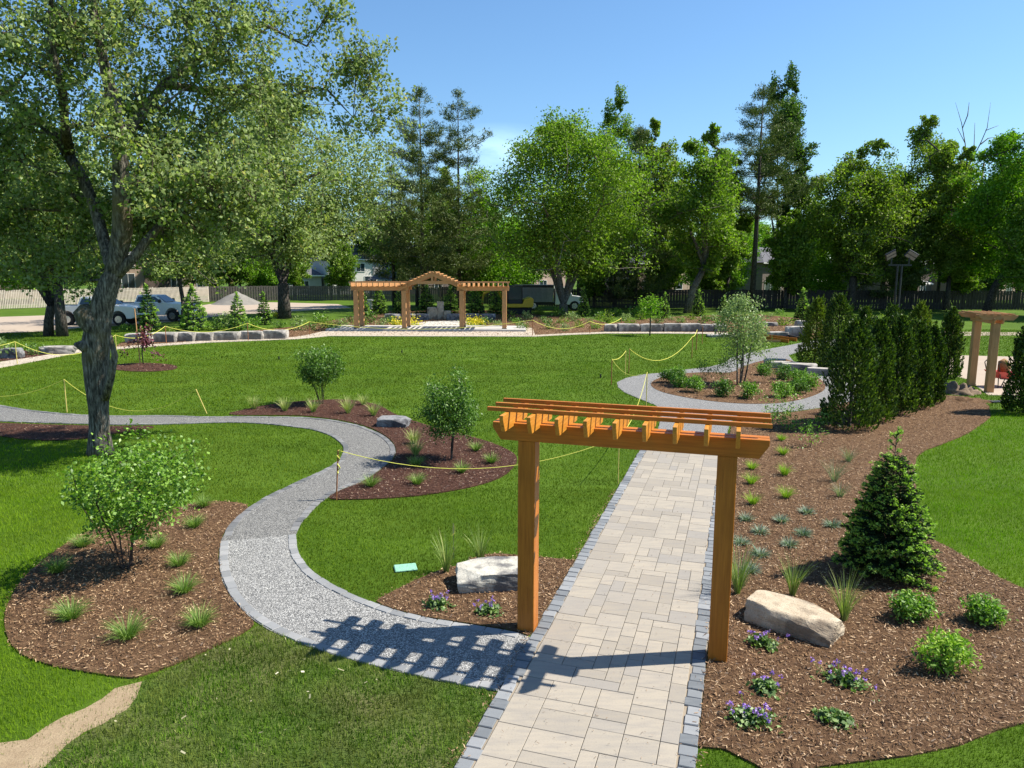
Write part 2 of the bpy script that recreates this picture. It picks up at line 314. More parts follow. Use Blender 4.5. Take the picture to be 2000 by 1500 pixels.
# beds
def chaikin(p, n):
    for _ in range(n):
        q = np.roll(p, -1, 0); p = np.stack([p*.75+q*.25, p*.25+q*.75], 1).reshape(-1, 2)
    return p
beds = {}
def bed(key, pts, mat, z=0.02, name='mulch_bed'):
    pg = poly(pts) if not isinstance(pts, np.ndarray) else pts
    if key in ('left', 'shrubs', 'island', 'trunk'): pg = chaikin(pg, 2)
    beds[key] = (pg, mat); sheet(name, pg, z, M['mulch_'+mat]); return pg
def rev(l): return l[::-1]
bed('island', [(1268, 750), (1285, 739), (1320, 731), (1380, 727), (1430, 730), (1450, 716), (1487, 705), (1520, 700), (1545, 704), (1565, 716), (1590, 732), (1607, 745), (1614, 757), (1604, 768), (1568, 781), (1520, 789), (1450, 790), (1375, 783), (1312, 772), (1280, 762)], 'brown')
wr = [AUV(1.96, v)[:2] for v in (9.0, 6, 3, 0, -1.0, -1.38)]
big = np.vstack([poly([(1428, 832), (1442, 814), (1490, 809), (1550, 806), (1607, 798), (1690, 778), (1760, 775), (1830, 772), (1880, 775), (1915, 782), (1932, 795), (1935, 815), (1922, 826), (1888, 849), (1845, 867), (1808, 880), (1790, 893), (1786, 925), (1795, 1000), (1823, 1056), (1860, 1075), (1907, 1103), (1953, 1131), (2000, 1152), (2120, 1200), (2200, 1290), (2120, 1390), (2000, 1414), (1945, 1429), (1870, 1459), (1772, 1479), (1680, 1490), (1600, 1500), (1560, 1512), (1500, 1512), (1473, 1495), (1415, 1466), (1353, 1460)]), np.array(wr[::-1])])
bed('big', big, 'brown')
bed('shrubs', [(430, 812), (480, 800), (530, 790), (600, 783), (680, 780), (740, 791), (757, 802), (778, 813), (805, 822), (850, 836), (887, 845), (925, 855), (965, 867), (1000, 883), (1011, 895), (1008, 908), (987, 930), (950, 945), (900, 957), (825, 969), (750, 975), (690, 977), (650, 977), (640, 973), (652, 966), (672, 956), (702, 946), (727, 931), (752, 913), (767, 901), (775, 885), (772, 870), (757, 854), (732, 840), (702, 829), (650, 819), (600, 813), (560, 812)], 'red')
bed('left', [(490, 991), (470, 983), (413, 980), (370, 985), (336, 996), (290, 1005), (240, 1020), (180, 1035), (130, 1062), (87, 1094), (45, 1129), (14, 1181), (7, 1220), (17, 1255), (42, 1283), (105, 1304), (175, 1316), (245, 1327), (270, 1325), (350, 1297), (420, 1265), (472, 1241), (500, 1220), (488, 1210), (453, 1175), (432, 1136), (425, 1097), (429, 1059), (446, 1024)], 'brown')
bed('trunk', [(-150, 822), (0, 827), (80, 830), (165, 832), (229, 834), (300, 832), (300, 838), (230, 846), (165, 860), (60, 862), (0, 852), (-150, 840)], 'red')
bl = [AUV(0.08, v)[:2] for v in (-0.1, 1, 2.2)]
dpg = np.vstack([poly([(1030, 1243), (1012, 1236), (975, 1228), (905, 1218), (850, 1210), (800, 1200), (750, 1185), (735, 1176), (745, 1168), (762, 1160), (812, 1135), (855, 1117), (900, 1105), (920, 1093), (945, 1085), (975, 1083), (1055, 1090), (1122, 1096)]), np.array(bl[::-1])[1:]])
bed('boulder', dpg, 'brown')
bed('sapling', [(215+66+66*math.cos(a), 718+8.5*math.sin(a)) for a in np.linspace(0, 2*math.pi, 24)[:-1]], 'red')
bed('farleft', [(215, 683), (240, 668), (290, 662), (400, 655), (560, 640), (620, 632), (690, 618), (760, 608), (1000, 606), (1060, 616), (1150, 622), (1190, 633), (1182, 649), (1100, 653), (1045, 656), (640, 654), (600, 660), (500, 664), (400, 669), (300, 677)], 'brown')
bed('farright', [(1182, 650), (1190, 632), (1240, 625), (1330, 618), (1480, 614), (1560, 622), (1610, 628), (1620, 660), (1560, 664), (1500, 652), (1420, 651), (1300, 650)], 'brown')
bed('farside', [(-120, 712), (0, 706), (60, 702), (140, 690), (140, 684), (60, 684), (0, 690), (-120, 695)], 'red')
M['band'] = plain('band', (0.4, 0.34, 0.27), 0.9, var=.15, sc=8)
# thin edging band round the lawn, patio slab
fp = poly([(-260, 765), (-120, 738), (0, 719), (75, 705), (149, 690), (220, 683), (300, 677), (400, 670), (500, 666), (575, 663), (600, 661), (640, 657), (1040, 658), (1100, 655), (1180, 652), (1300, 652), (1412, 653), (1440, 655), (1440, 652), (1412, 650), (1300, 649), (1180, 649), (1100, 652), (1045, 655), (1040, 641), (660, 641), (600, 655), (575, 659), (500, 662), (400, 666), (300, 673), (220, 679), (149, 684), (75, 697), (0, 708), (-120, 722), (-260, 745)])
sheet('garden_path', fp, 0.03, M['band'])
# bare dirt strip
sheet('dirt_strip', poly([(277, 1332), (225, 1345), (200, 1365), (165, 1385), (125, 1400), (90, 1420), (55, 1445), (0, 1452), (-60, 1460), (-120, 1530), (60, 1530), (85, 1500), (130, 1455), (165, 1430), (200, 1415), (250, 1385), (268, 1360)]), 0.006, M['dirt'])
# car park, right-hand track
LOT = poly([(-500, 690), (-200, 668), (0, 651), (90, 647), (150, 641), (230, 636), (340, 628), (420, 618), (535, 610), (687, 601), (660, 594), (560, 591), (450, 589), (410, 594), (330, 606), (240, 610), (150, 614), (0, 619), (-300, 632), (-600, 640)])
sheet('car_park', LOT, 0.006, M['lot'])
RT = poly([(1832, 720), (1850, 705), (1871, 694), (1985, 697), (2150, 702), (2400, 712), (2500, 760), (2200, 790), (2000, 785), (1975, 772), (1930, 772), (1892, 742), (1850, 730)])
sheet('gravel_track', RT, 0.006, M['lot'])
sheet('gravel_track', poly([(1700, 652), (1860, 656), (2000, 655), (2300, 660), (2300, 652), (2000, 649), (1860, 648), (1700, 645)]), 0.006, M['lot'])

# --- edging stones (one continuous course per path)
def edging(name, line, width, stone, side, mat, h=0.03, z0=0.0):
    V = []; F = []
    L = [Vector((x, y, 0)) for x, y in line]
    # resample
    pts = [L[0]]; acc = 0.0
    for a, b in zip(L[:-1], L[1:]):
        d = (b-a).length; k = stone-acc
        while k <= d: pts.append(a+(b-a)*(k/d)); k += stone
        acc = d-(k-stone)
    rr = random.Random(3); wob = stone < .15
    # smooth
    for _ in range(2): pts = [pts[0]]+[(pts[i-1]+pts[i]*2+pts[i+1])/4 for i in range(1, len(pts)-1)]+[pts[-1]]
    for i in range(len(pts)-1):
        a, b = pts[i], pts[i+1]; t = (b-a)
        if t.length < 1e-6: continue
        t.normalize(); n = Vector((-t.y, t.x, 0))*side; g_ = 0.006
        ww = .13 if wob else .06; w_ = width*(1+rr.uniform(-ww, ww)); zt = z0+h+rr.uniform(-.004, .004); o_ = rr.uniform(-.006, .006)*(2 if wob else 1)
        q = [a+t*g_+n*o_, b-t*g_+n*o_, b-t*g_+n*(w_+o_), a+t*g_+n*(w_+o_)]
        ins = 0.008; c = sum(q, Vector())/4; k = len(V)
        V += [(*p[:2], -0.01) for p in q]+[(*p[:2], zt-ins) for p in q]+[(*(p+(c-p).normalized()*ins)[:2], zt+rr.uniform(-.002, .002)) for p in q]
        F += [(k+j, k+(j+1) % 4, k+4+(j+1) % 4, k+4+j) for j in range(4)]+[(k+4+j, k+4+(j+1) % 4, k+8+(j+1) % 4, k+8+j) for j in range(4)]+[(k+8, k+9, k+10, k+11)]
    me = bpy.data.meshes.new(name); me.from_pydata(V, [], F); me.materials.append(mat)
    bm = bmesh.new(); bm.from_mesh(me); bmesh.ops.recalc_face_normals(bm, faces=bm.faces); bm.to_mesh(me); bm.free()
    o = bpy.data.objects.new(name, me); COL.objects.link(o); o['kind'] = 'structure'; return o
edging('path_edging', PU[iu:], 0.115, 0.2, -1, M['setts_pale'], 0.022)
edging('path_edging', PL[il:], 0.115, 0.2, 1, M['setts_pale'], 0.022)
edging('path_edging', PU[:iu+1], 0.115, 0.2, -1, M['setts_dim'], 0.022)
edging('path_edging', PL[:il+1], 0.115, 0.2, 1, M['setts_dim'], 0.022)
edging('path_edging', [AUV(0.095, v)[:2] for v in np.linspace(-5.5, VEND, 60)], 0.14, 0.145, -1, M['setts'], 0.035)
edging('path_edging', [AUV(1.945, v)[:2] for v in np.linspace(-5.5, VEND, 60)], 0.14, 0.145, 1, M['setts'], 0.035)
# slabs: 150 mm module packing
def slabs():
    rr = random.Random(5); md = 0.156; nx = int(round((U1-U0)/md)); md = (U1-U0)/nx; ny = int((VEND+5.5)/md)
    used = [[0]*nx for _ in range(ny)]; V = []; F = []
    for j in range(ny):
        for i in range(nx):
            if used[j][i]: continue
            ch = rr.choice([(3, 2), (3, 2), (2, 2), (2, 2), (2, 1), (3, 1), (2, 3), (1, 2)])
            for wx, wy in (ch, (2, 2), (2, 1), (1, 2), (1, 1)):
                if i+wx <= nx and j+wy <= ny and all(not used[j+b][i+a] for a in range(wx) for b in range(wy)): break
            for a in range(wx):
                for b in range(wy): used[j+b][i+a] = 1
            u0, u1 = U0+i*md+.0028, U0+(i+wx)*md-.0028; v0, v1 = -5.5+j*md+.0028, -5.5+(j+wy)*md-.0028
            z = 0.035+rr.uniform(-.0015, .0015); k = len(V); e = .003
            V += [AUV(*p, 0.0) for p in ((u0, v0), (u1, v0), (u1, v1), (u0, v1))]+[AUV(*p, z-e) for p in ((u0, v0), (u1, v0), (u1, v1), (u0, v1))]+[AUV(*p, z) for p in ((u0+e, v0+e), (u1-e, v0+e), (u1-e, v1-e), (u0+e, v1-e))]
            F += [(k+a, k+(a+1) % 4, k+4+(a+1) % 4, k+4+a) for a in range(4)]+[(k+4+a, k+4+(a+1) % 4, k+8+(a+1) % 4, k+8+a) for a in range(4)]+[(k+8, k+9, k+10, k+11)]
    me = bpy.data.meshes.new('walkway'); me.from_pydata(V, [], F); me.materials.append(M['slab'])
    o = bpy.data.objects.new('walkway', me); COL.objects.link(o); o['kind'] = 'structure'
slabs()
sheet('walkway_bedding', WALK, 0.02, M['joint'])

# ------------------------------------------------------------------ grass, chips and litter: nobody could count them
NOGRASS = [PATH, GP2, WALK, LOT, RT]+[b[0] for b in beds.values()]
def view_pts(n, y0, y1, xm=1.4):
    """points spread evenly over the ground between two depths, a little wider than the view"""
    y = np.sqrt(RNG.random(n)*(y1*y1-y0*y0)+y0*y0) if y0 > 0 else RNG.random(n)*(y1-y0)+y0
    x = (RNG.random(n)*2-1)*(y*0.72*xm+0.6)
    return np.stack([x, y], 1)
def area(y0, y1): return 0.72*1.4*(y1*y1-y0*y0)
def blades(name, P, L, W, mat, lean=0.35, z=0.0):
    n = len(P); a = RNG.random(n)*2*np.pi; l = L*(0.6+0.8*RNG.random(n)); w_ = W*(0.7+0.6*RNG.random(n))
    ta = RNG.random(n)*2*np.pi; tl = np.abs(RNG.normal(0, lean, n))
    b = np.zeros((n, 3)); b[:, :2] = P; b[:, 2] = z
    s = np.stack([np.cos(a), np.sin(a), np.zeros(n)], 1)*w_[:, None]/2
    tip = b+np.stack([np.cos(ta)*np.sin(tl)*l, np.sin(ta)*np.sin(tl)*l, np.cos(tl)*l], 1)
    V = np.stack([b-s, b+s, tip], 1).reshape(-1, 3)
    o = mesh_np(name, V, np.arange(3*n), np.full(n, 3), mat); o['kind'] = 'stuff'
    tag(o, None, 'grass'); return o
def masked(P, pgs, keep=False, jit=0.0):
    Q = P+RNG.normal(0, jit, P.shape) if jit else P
    m = np.zeros(len(P), bool)
    for pg in pgs: m |= inside(Q, pg)
    return P[m] if keep else P[~m]
DRY = poly([(277, 1332), (350, 1299), (420, 1267), (472, 1243), (505, 1222), (550, 1244), (700, 1295), (850, 1331), (972, 1353), (890, 1510), (820, 1640), (0, 1640), (60, 1530), (130, 1455), (200, 1415), (250, 1385)])
DIRT = poly([(277, 1332), (225, 1345), (200, 1365), (165, 1385), (125, 1400), (90, 1420), (55, 1445), (0, 1452), (-60, 1460), (-120, 1530), (60, 1530), (85, 1500), (130, 1455), (165, 1430), (200, 1415), (250, 1385), (268, 1360)])
sheet('lawn', DRY, 0.004, M['turf_dry'])
BRIGHT = [poly([(1790, 893), (1808, 880), (1845, 867), (1888, 849), (1935, 815), (1960, 790), (2400, 800), (2400, 1300), (2120, 1200), (2000, 1152), (1907, 1103), (1823, 1056), (1795, 1000), (1786, 925)]),
          poly([(-400, 900), (0, 870), (165, 866), (230, 900), (230, 1000), (130, 1060), (45, 1129), (7, 1220), (17, 1255), (105, 1304), (245, 1330), (200, 1365), (55, 1445), (-200, 1460), (-600, 1300)])]
FEET = poly([(230, 1325), (277, 1332), (200, 1365), (125, 1400), (55, 1445), (0, 1452), (-60, 1460)])
def lawn_blades():
    bands = [(4.3, 8, 4200, .035, .005), (8, 13, 2000, .038, .007), (13, 20, 800, .04, .011), (20, 32, 330, .045, .018), (32, 50, 110, .05, .032)]
    for (y0, y1, dens, L, W) in bands:
        P = view_pts(int(area(y0, y1)*dens*1.25), y0, y1)
        P = masked(P, NOGRASS, jit=0.03 if y0 < 15 else .05)
        P = masked(P, [DIRT], jit=0.1)
        d = inside(P, DRY); b = np.zeros(len(P), bool)
        for q in BRIGHT: b |= inside(P, q)
        b &= ~d
        if d.any(): tag(blades('dry_grass', P[d], L*1.6, W*1.5, M['grass_dry'], .55), 'short dull green turf with straw patches beside the paver walkway')
        if b.any(): tag(blades('lawn_grass', P[b], L*1.25, W, M['grass_bright'], .4), 'bright green lawn grass at the sides of the garden')
        r = ~(d | b); tag(blades('lawn_grass', P[r], L, W, M['grass'], .38), 'short mown green lawn grass between the paths')
lawn_blades()
def chips(name, P, L, W, mat, z, label):
    n = len(P); a = RNG.random(n)*2*np.pi; l = L*(0.35+1.1*RNG.random(n)**1.5); w_ = W*(0.5+0.9*RNG.random(n)); tl = RNG.normal(0, .3, n); ro = RNG.normal(0, .5, n)
    d = np.stack([np.cos(a)*np.cos(tl), np.sin(a)*np.cos(tl), np.sin(tl)], 1)
    s = np.stack([-np.sin(a)*np.cos(ro), np.cos(a)*np.cos(ro), np.sin(ro)], 1)
    b = np.zeros((n, 3)); b[:, :2] = P; b[:, 2] = z+np.abs(np.sin(tl))*l*.5+.004+RNG.random(n)*.012
    D = d*l[:, None]/2; S = s*w_[:, None]/2
    V = np.stack([b-D-S*.6, b+D-S, b+D*1.1+S*.5, b-D*.9+S], 1).reshape(-1, 3)
    o = mesh_np(name, V, np.arange(4*n), np.full(n, 4), mat); return tag(o, label, 'mulch', kind='stuff')
def bed_chips():
    for key, (pg, mat) in beds.items():
        if key in ('farleft', 'farright', 'farside', 'sapling', 'island'): dens, L, W = 60, .07, .03
        else: dens, L, W = 1500, .035, .009
        lo, hi = pg.min(0), pg.max(0); n = int((hi-lo).prod()*dens)
        P = RNG.random((n, 2))*(hi-lo)+lo; P = P[inside(P, pg)]; P += RNG.normal(0, .025, P.shape); P = P[np.abs(P[:, 0]) < P[:, 1]*.8+.8]
        dd = np.hypot(P[:, 0], P[:, 1])
        k = RNG.random(len(P)) < np.clip((11/np.maximum(dd, .1))**1.6, 0, 1) if dens > 100 else np.ones(len(P), bool)
        P = P[k]
        chips('bark_mulch', P, L*1.0, W, M['chips' if mat == 'brown' else 'chips_red'], .02, 'loose shredded bark mulch covering the planting beds' if mat == 'brown' else 'dark red brown shredded mulch covering the planting beds')
bed_chips()
def litter():
    n = 700; v = RNG.random(n)*9-3.5; u = RNG.random(n)*1.9+.05
    P = np.array([AUV(a, b)[:2] for a, b in zip(u, v)])
    chips('bark_litter', P, .022, .005, M['chips'], .035, 'scattered bark crumbs lying on the paver walkway')
    n = 900; v = RNG.random(n)*9-3.5; u = np.where(RNG.random(n) < .6, .06, 1.97)+RNG.normal(0, .03, n)
    P = np.array([AUV(a, b)[:2] for a, b in zip(u, v)])
    chips('bark_litter', P, .03, .01, M['chips'], .03, 'scattered bark crumbs along the grey edging of the walkway')
litter()
def fallen():
    P = RNG.random((900, 2))*np.array([9, 9])+np.array([-6, 4.6]); P = P[inside(P, DRY)][:40]
    chips('fallen_seeds', P, .045, .016, M['seed'], .035, 'pale fallen maple seeds scattered on the dull turf')
M['seed'] = leafmat('seed', [(0, (0.22, 0.2, 0.1)), (1, (0.4, 0.37, 0.22))], 0.1)
fallen()
# ================================================================== FRONT ARBOR
def front_arbor():
    S, hp, hb, pw = 2.061, 2.186, 0.19, 0.095
    r = empty('garden_arbor', (AX, AY, 0), AYAW, 'large orange stained cedar arbor standing over the paver walkway in front', 'arbor')
    for u in (0, S):
        b = MB(); b.box((u-pw, -pw, 0), (u+pw, pw, hp)); b.build('post', M['cedar_z'], r, bevel=.006)
    top = hp+hb
    for y0 in (-pw-.006, pw-.085):
        b = MB(); b.prism([(-.38, top-.055), (-.29, hp), (S+.295, hp), (S+.385, top-.055), (S+.385, top), (-.38, top)], y0, y0+.09)
        b.build('beam', M['cedar_x'], r, bevel=.003)
    n = 9; u0, u9 = -.16, 2.152; rt = 2.525; rb = 2.345
    for i in range(n):
        u = u0+(u9-u0)*i/(n-1)
        b = MB(); M4 = Matrix(((0, 1, 0, u), (1, 0, 0, 0), (0, 0, 1, 0), (0, 0, 0, 1)))
        b.prism([(-.47, rt), (.47, rt), (.47, rt-.05), (.4, rb), (-.4, rb), (-.47, rt-.05)], -.02, .02, M4)
        b.build('rafter', M['cedar_y'], r, bevel=.002)
    for v in (-.242, .03, .30):
        b = MB(); b.box((-.386, v-.02, rt+.002), (S+.391, v+.02, rt+.043)); b.build('purlin', M['cedar_x'], r, bevel=.002)
    return r
front_arbor()

def side_arbor():
    p = G(1896, 753); q = G(1931, 766); d = (q-p); 
    r = empty('garden_arbor', (p+q)/2, math.atan2(d.y, d.x), 'small unstained tan timber arbor at the right edge beside the gravel track', 'arbor')
    S = d.length; h = 2.3
    for u in (-S/2, S/2):
        b = MB(); b.box((u-.11, -.11, 0), (u+.11, .11, h)); b.build('post', M['fir_z'], r, bevel=.006)
    for v in (-.15, .11):
        b = MB(); b.prism([(-S/2-.25, h+.1), (-S/2-.18, h-.02), (S/2+.18, h-.02), (S/2+.25, h+.1), (S/2+.25, h+.16), (-S/2-.25, h+.16)], v, v+.04); b.build('beam', M['fir_x'], r, bevel=.003)
    for u in (-S/2-.13, -S/2+.13, S/2-.13, S/2+.13):
        M4 = Matrix(((0, 1, 0, u), (1, 0, 0, 0), (0, 0, 1, 0), (0, 0, 0, 1)))
        b = MB(); b.prism([(-.57, h+.22), (-.45, h+.1), (.45, h+.1), (.57, h+.22), (.57, h+.27), (-.57, h+.27)], -.022, .022, M4); b.build('rafter', M['fir_y'], r, bevel=.002)
    for i in range(5):
        v = -.42+.84*i/4; b = MB(); b.box((-S/2-.28, v-.02, h+.272), (S/2+.28, v+.02, h+.312)); b.build('purlin', M['fir_x'], r)
side_arbor()

# ================================================================== PAVILION ON THE PATIO
def pavilion():
    # front row of posts measured at their feet
    Y0 = 47.6; xs = [AT(x, 645, Y0).x for x in (697, 790, 902, 985)]
    r = empty('patio_pergola', (xs[0], Y0, 0), 0, 'long light timber pergola with a gabled middle bay on the far patio', 'pergola')
    X = [x-xs[0] for x in xs]; D = 1.75; hp = 2.62
    sl = MB(); sl.box((-1.9, -.55, 0.02), (X[3]+1.4, D+1.0, .16)); sl.build('patio_slab', M['concrete'], r, bevel=.01)
    st = MB(); k = 0; x = -2.6
    rr = random.Random(2)
    for x in X:
        for v in (0, D):
            b = MB(); b.box((x-.14, v-.14, .16), (x+.14, v+.14, hp)); b.build('post', M['fir_z'], r, bevel=.01)
            b = MB(); b.box((x-.16, v-.16, .16), (x+.16, v+.16, .2)); b.build('post_base', M['black'], r)
    for a, c in ((0, 1), (2, 3)):
        for v in (-.03, D-.06):
            b = MB(); b.box((X[a]-.3, v-.02, hp), (X[c]+.3, v+.11, hp+.26)); b.build('beam', M['fir_x'], r, bevel=.005)
        n = 11
        for i in range(n):
            u = X[a]-.22+(X[c]-X[a]+.44)*i/(n-1)
            M4 = Matrix(((0, 1, 0, u), (1, 0, 0, 0), (0, 0, 1, 0), (0, 0, 0, 1)))
            b = MB(); b.prism([(-.5, hp+.5), (-.5, hp+.36), (-.4, hp+.262), (D+.4, hp+.262), (D+.5, hp+.36), (D+.5, hp+.5)], -.025, .025, M4); b.build('rafter', M['fir_y'], r)
        for v in (-.4, .15, .7, 1.25, 1.8, 2.15):
            b = MB(); b.box((X[a]-.35, v-.03, hp+.502), (X[c]+.35, v+.03, hp+.56)); b.build('purlin', M['fir_x'], r)
    # gabled bay
    m = (X[1]+X[2])/2; hw = (X[2]-X[1])/2+.35; ze = hp+.22; zr = hp+1.22
    for v in (-.2, D+.08):
        for s in (-1, 1):
            b = MB(); b.prism([(m+s*hw, ze), (m, zr), (m, zr-.27), (m+s*hw, ze-.27)][::s], v, v+.13); b.build('gable_rafter', M['fir_x'], r, bevel=.004)
        b = MB(); b.box((m-hw*.62, v+.02, hp+.42), (m+hw*.62, v+.11, hp+.60)); b.build('tie_beam', M['fir_x'], r)
        b = MB(); b.box((m-.07, v+.025, hp+.602), (m+.07, v+.105, zr-.22)); b.build('king_post', M['fir_z'], r)
    n = 9
    for s in (-1, 1):
        for i in range(n):
            f = (i+.3)/n; x = m+s*hw*(1-f*.98); z = ze+(zr-ze)*f*.98+.02
            b = MB(); b.box((x-.06, -.45, z), (x+.06, D+.45, z+.06)); b.build('purlin', M['fir_y'], r)
    for x in (X[1], X[2]):
        b = MB(); b.box((x-.06, .12, hp-.2), (x+.06, D-.07, hp-.003)); b.build('side_beam', M['fir_y'], r)
pavilion()
def rock(name, loc, dims, mat, seed, rz=0, label='', cat='boulder', group=None, rough=.16, tilt=(0, 0), sub=4, cut=.55, parent=None):
    bm = bmesh.new(); bmesh.ops.create_cube(bm, size=2); bmesh.ops.subdivide_edges(bm, edges=bm.edges, cuts=2**sub//2-1, use_grid_fill=True)
    off = Vector((seed*3.1, seed*1.7, seed*.9)); rr = random.Random(seed)
    planes = [(Vector((rr.uniform(-1, 1), rr.uniform(-1, 1), rr.uniform(-.15, .8))).normalized(), rr.uniform(cut+.28, cut+.6)) for _ in range(9)]
    for v in bm.verts:
        p = v.co.copy(); p = p*(1-.07*(p.length/1.73)**3)
        for n_, d in planes:
            k = p.dot(n_)-d
            if k > 0: p -= n_*k
        f = noise.fractal(p*1.1+off, 1.0, 2.0, 4)*rough+noise.fractal(p*5+off, 1.0, 2.2, 3)*rough*.22
        v.co = p+p.normalized()*f
        if v.co.z > .72: v.co.z = .72+(v.co.z-.72)*.25
    bmesh.ops.scale(bm, vec=(dims[0]/2, dims[1]/2, dims[2]/2), verts=bm.verts)
    bmesh.ops.rotate(bm, cent=(0, 0, 0), matrix=Matrix.Rotation(tilt[0], 3, 'X') @ Matrix.Rotation(tilt[1], 3, 'Y'), verts=bm.verts)
    lo = min(v.co.z for v in bm.verts); bmesh.ops.translate(bm, vec=(0, 0, -lo-dims[2]*.08), verts=bm.verts)
    me = bpy.data.meshes.new(name); bm.to_mesh(me); bm.free(); me.materials.append(mat)
    o = bpy.data.objects.new(name, me); COL.objects.link(o); o.location = loc; o.rotation_euler = (0, 0, rz)
    if parent: o.parent = parent; return o
    return tag(o, label, cat, group)
rock('boulder', G(1548, 1226), (1.02, .52, .3), M['rock_tan'], 4, rad(-40), 'flat topped tan limestone boulder lying in brown mulch right of the walkway', rough=.07, cut=.75, sub=5)
rock('boulder', G(962, 1140), (.92, .6, .3), M['rock_white'], 8, rad(6), 'white boulder with a dark mottled front face behind the left arbor post', rough=.09, cut=.72, sub=5)
rock('boulder', G(770, 832), (.8, .55, .28), M['rock_grey'], 5, rad(-8), 'grey flat boulder at the bend of the gravel path', rough=.08, cut=.7, sub=5)
rock('boulder', G(22, 699), (1.1, .8, .55), M['rock_grey'], 12, 0, 'dark rounded boulder at the far left edge of the lawn')
rock('boulder', G(112, 691), (1.6, .8, .45), M['rock_wall'], 13, .2, 'low pale boulder in mulch left of the big maple trunk')
def stone_row(spans, y, depth, h, labels, group, mat, seed):
    for i, ((a, b), lab) in enumerate(zip(spans, labels)):
        yy = y(a, b) if callable(y) else y
        p = G((a+b)/2, yy); wdt = (b-a)*p.y/FPX*1.02
        p.y += depth/2
        rock('armour_stone', p, (wdt, depth, h*random.uniform(.92, 1.05)), mat, seed+i, random.uniform(-.04, .04), lab, 'stone', group, rough=.07, cut=.8)
stone_row([(242, 292), (293, 341), (342, 377), (378, 412), (413, 464), (465, 511), (512, 557)], lambda a, b: 671-((a+b)/2-240)*.028, .8, .62,
    ['leftmost pale armour stone of the low wall behind the big maple trunk', 'second stone of the left wall, behind the purple sapling', 'narrow third stone of the left wall, left of the middle one', 'short middle stone of the left armour stone wall', 'long fifth stone of the left wall, below the second small spruce', 'sixth stone of the left wall, next to its right end', 'bright rightmost stone ending the left armour stone wall'], 'armour stones of the left wall', M['rock_wall'], 20)
stone_row([(1182, 1207), (1208, 1250), (1251, 1297), (1298, 1330), (1331, 1370), (1371, 1394), (1395, 1420)], 648.5, .8, .62,
    ['dark leftmost stone of the right armour stone wall', 'second pale stone of the right wall, left of the round young tree', 'third stone of the right wall, behind the round young tree', 'fourth stone of the right wall, just right of the young tree', 'long fifth stone of the right armour stone wall', 'short sixth stone of the right wall', 'last stone of the right wall, behind the slender birch'], 'armour stones of the right wall', M['rock_wall'], 40)
for i, (x, y, wd, dp, hh, lab) in enumerate([(1513, 712, .9, .5, .3, 'upper small slab stone beside the island path'), (1532, 719, 1.1, .5, .34, 'middle small slab stone beside the island path'), (1560, 728, 1.3, .6, .45, 'bright end slab stone nearest the planting island'), (1520, 657, 1.3, .8, .35, 'low step stone under the slope near the orange form boards'), (1553, 657, 1.2, .7, .75, 'square dark block stone beside the evergreen hedge'), (1568, 645, 1.0, .7, .8, 'upper block stone half behind the evergreen hedge'), (1499, 637, 1.4, .6, .35, 'dark slab stone on the mulch slope behind the birch'), (1416, 658, 2.2, .8, .2, 'flat dark paving stone at the end of the right wall'), (1608, 733, 1.2, .5, .35, 'shaded slab stone at the foot of the evergreen hedge')]):
    rock('slab_stone', G(x, y), (wd, dp, hh), M['rock_wall'], 60+i, -.35 if y > 700 else 0, lab, 'stone', rough=.06, cut=.8)
# fountain stones, low wall, pebbles behind the pavilion
FB = G(853, 624)
f = empty('fountain_stone', FB, 0, 'cluster of upright tan fountain stones behind the pergola', 'fountain')
for i, (dx, dy, a, b, c) in enumerate([(-.35, 0, .8, .5, 1.2), (.3, .1, .55, .5, 1.75), (.85, 0, .6, .5, .85)]):
    rock('standing_stone', (dx, dy, 0), (a, b, c), M['rock_tan'], 80+i, .1*i, parent=f, rough=.06, cut=.85)
for i, (a, b) in enumerate([(752, 782), (784, 812), (814, 838), (872, 902), (904, 936), (938, 968)]):
    p = G((a+b)/2, 625); rock('wall_stone', p, ((b-a)*p.y/FPX, .7, .6), M['rock_grey'], 90+i, 0, ['leftmost', 'second', 'third', 'fourth', 'fifth', 'rightmost'][i]+' grey stone of the low wall behind the pergola', 'stone', 'stones of the low wall behind the pergola', rough=.06, cut=.8)
sheet('pebble_bed', poly([(800, 634), (840, 628), (900, 627), (940, 633), (920, 641), (850, 642), (800, 641)]), .035, M['pebble'])
# ================================================================== FOLIAGE MAKERS
def unit(a): return a/np.maximum(np.linalg.norm(a, axis=-1, keepdims=True), 1e-9)
def leaf_np(C, L, W, bias=(0, 0, .2), spread=1.0, nb=.5, fold=.15, jit=.35, D=None):
    """kite-shaped leaves: V (n*4,3)"""
    n = len(C); d = RNG.normal(0, 1, (n, 3))*spread+np.array(bias) if D is None else D+RNG.normal(0, spread, (n, 3)); d = unit(d)
    up = RNG.normal(0, 1, (n, 3)); up[:, 2] += nb*2; s = unit(np.cross(d, up)); nn = np.cross(s, d)
    l = (L*(1-jit+2*jit*RNG.random(n)))[:, None]; w_ = (W*(1-jit+2*jit*RNG.random(n)))[:, None]
    mid = C+d*l*.1
    return np.stack([C-d*l*.5, mid+s*w_*.5+nn*w_*fold, C+d*l*.5, mid-s*w_*.5+nn*w_*fold], 1).reshape(-1, 3)
def quads(name, V, mat, parent=None, **k):
    n = len(V)//4; return mesh_np(name, V, np.arange(4*n), np.full(n, 4), mat, parent, **k)
def tris(name, V, mat, parent=None, **k):
    n = len(V)//3; return mesh_np(name, V, np.arange(3*n), np.full(n, 3), mat, parent, **k)

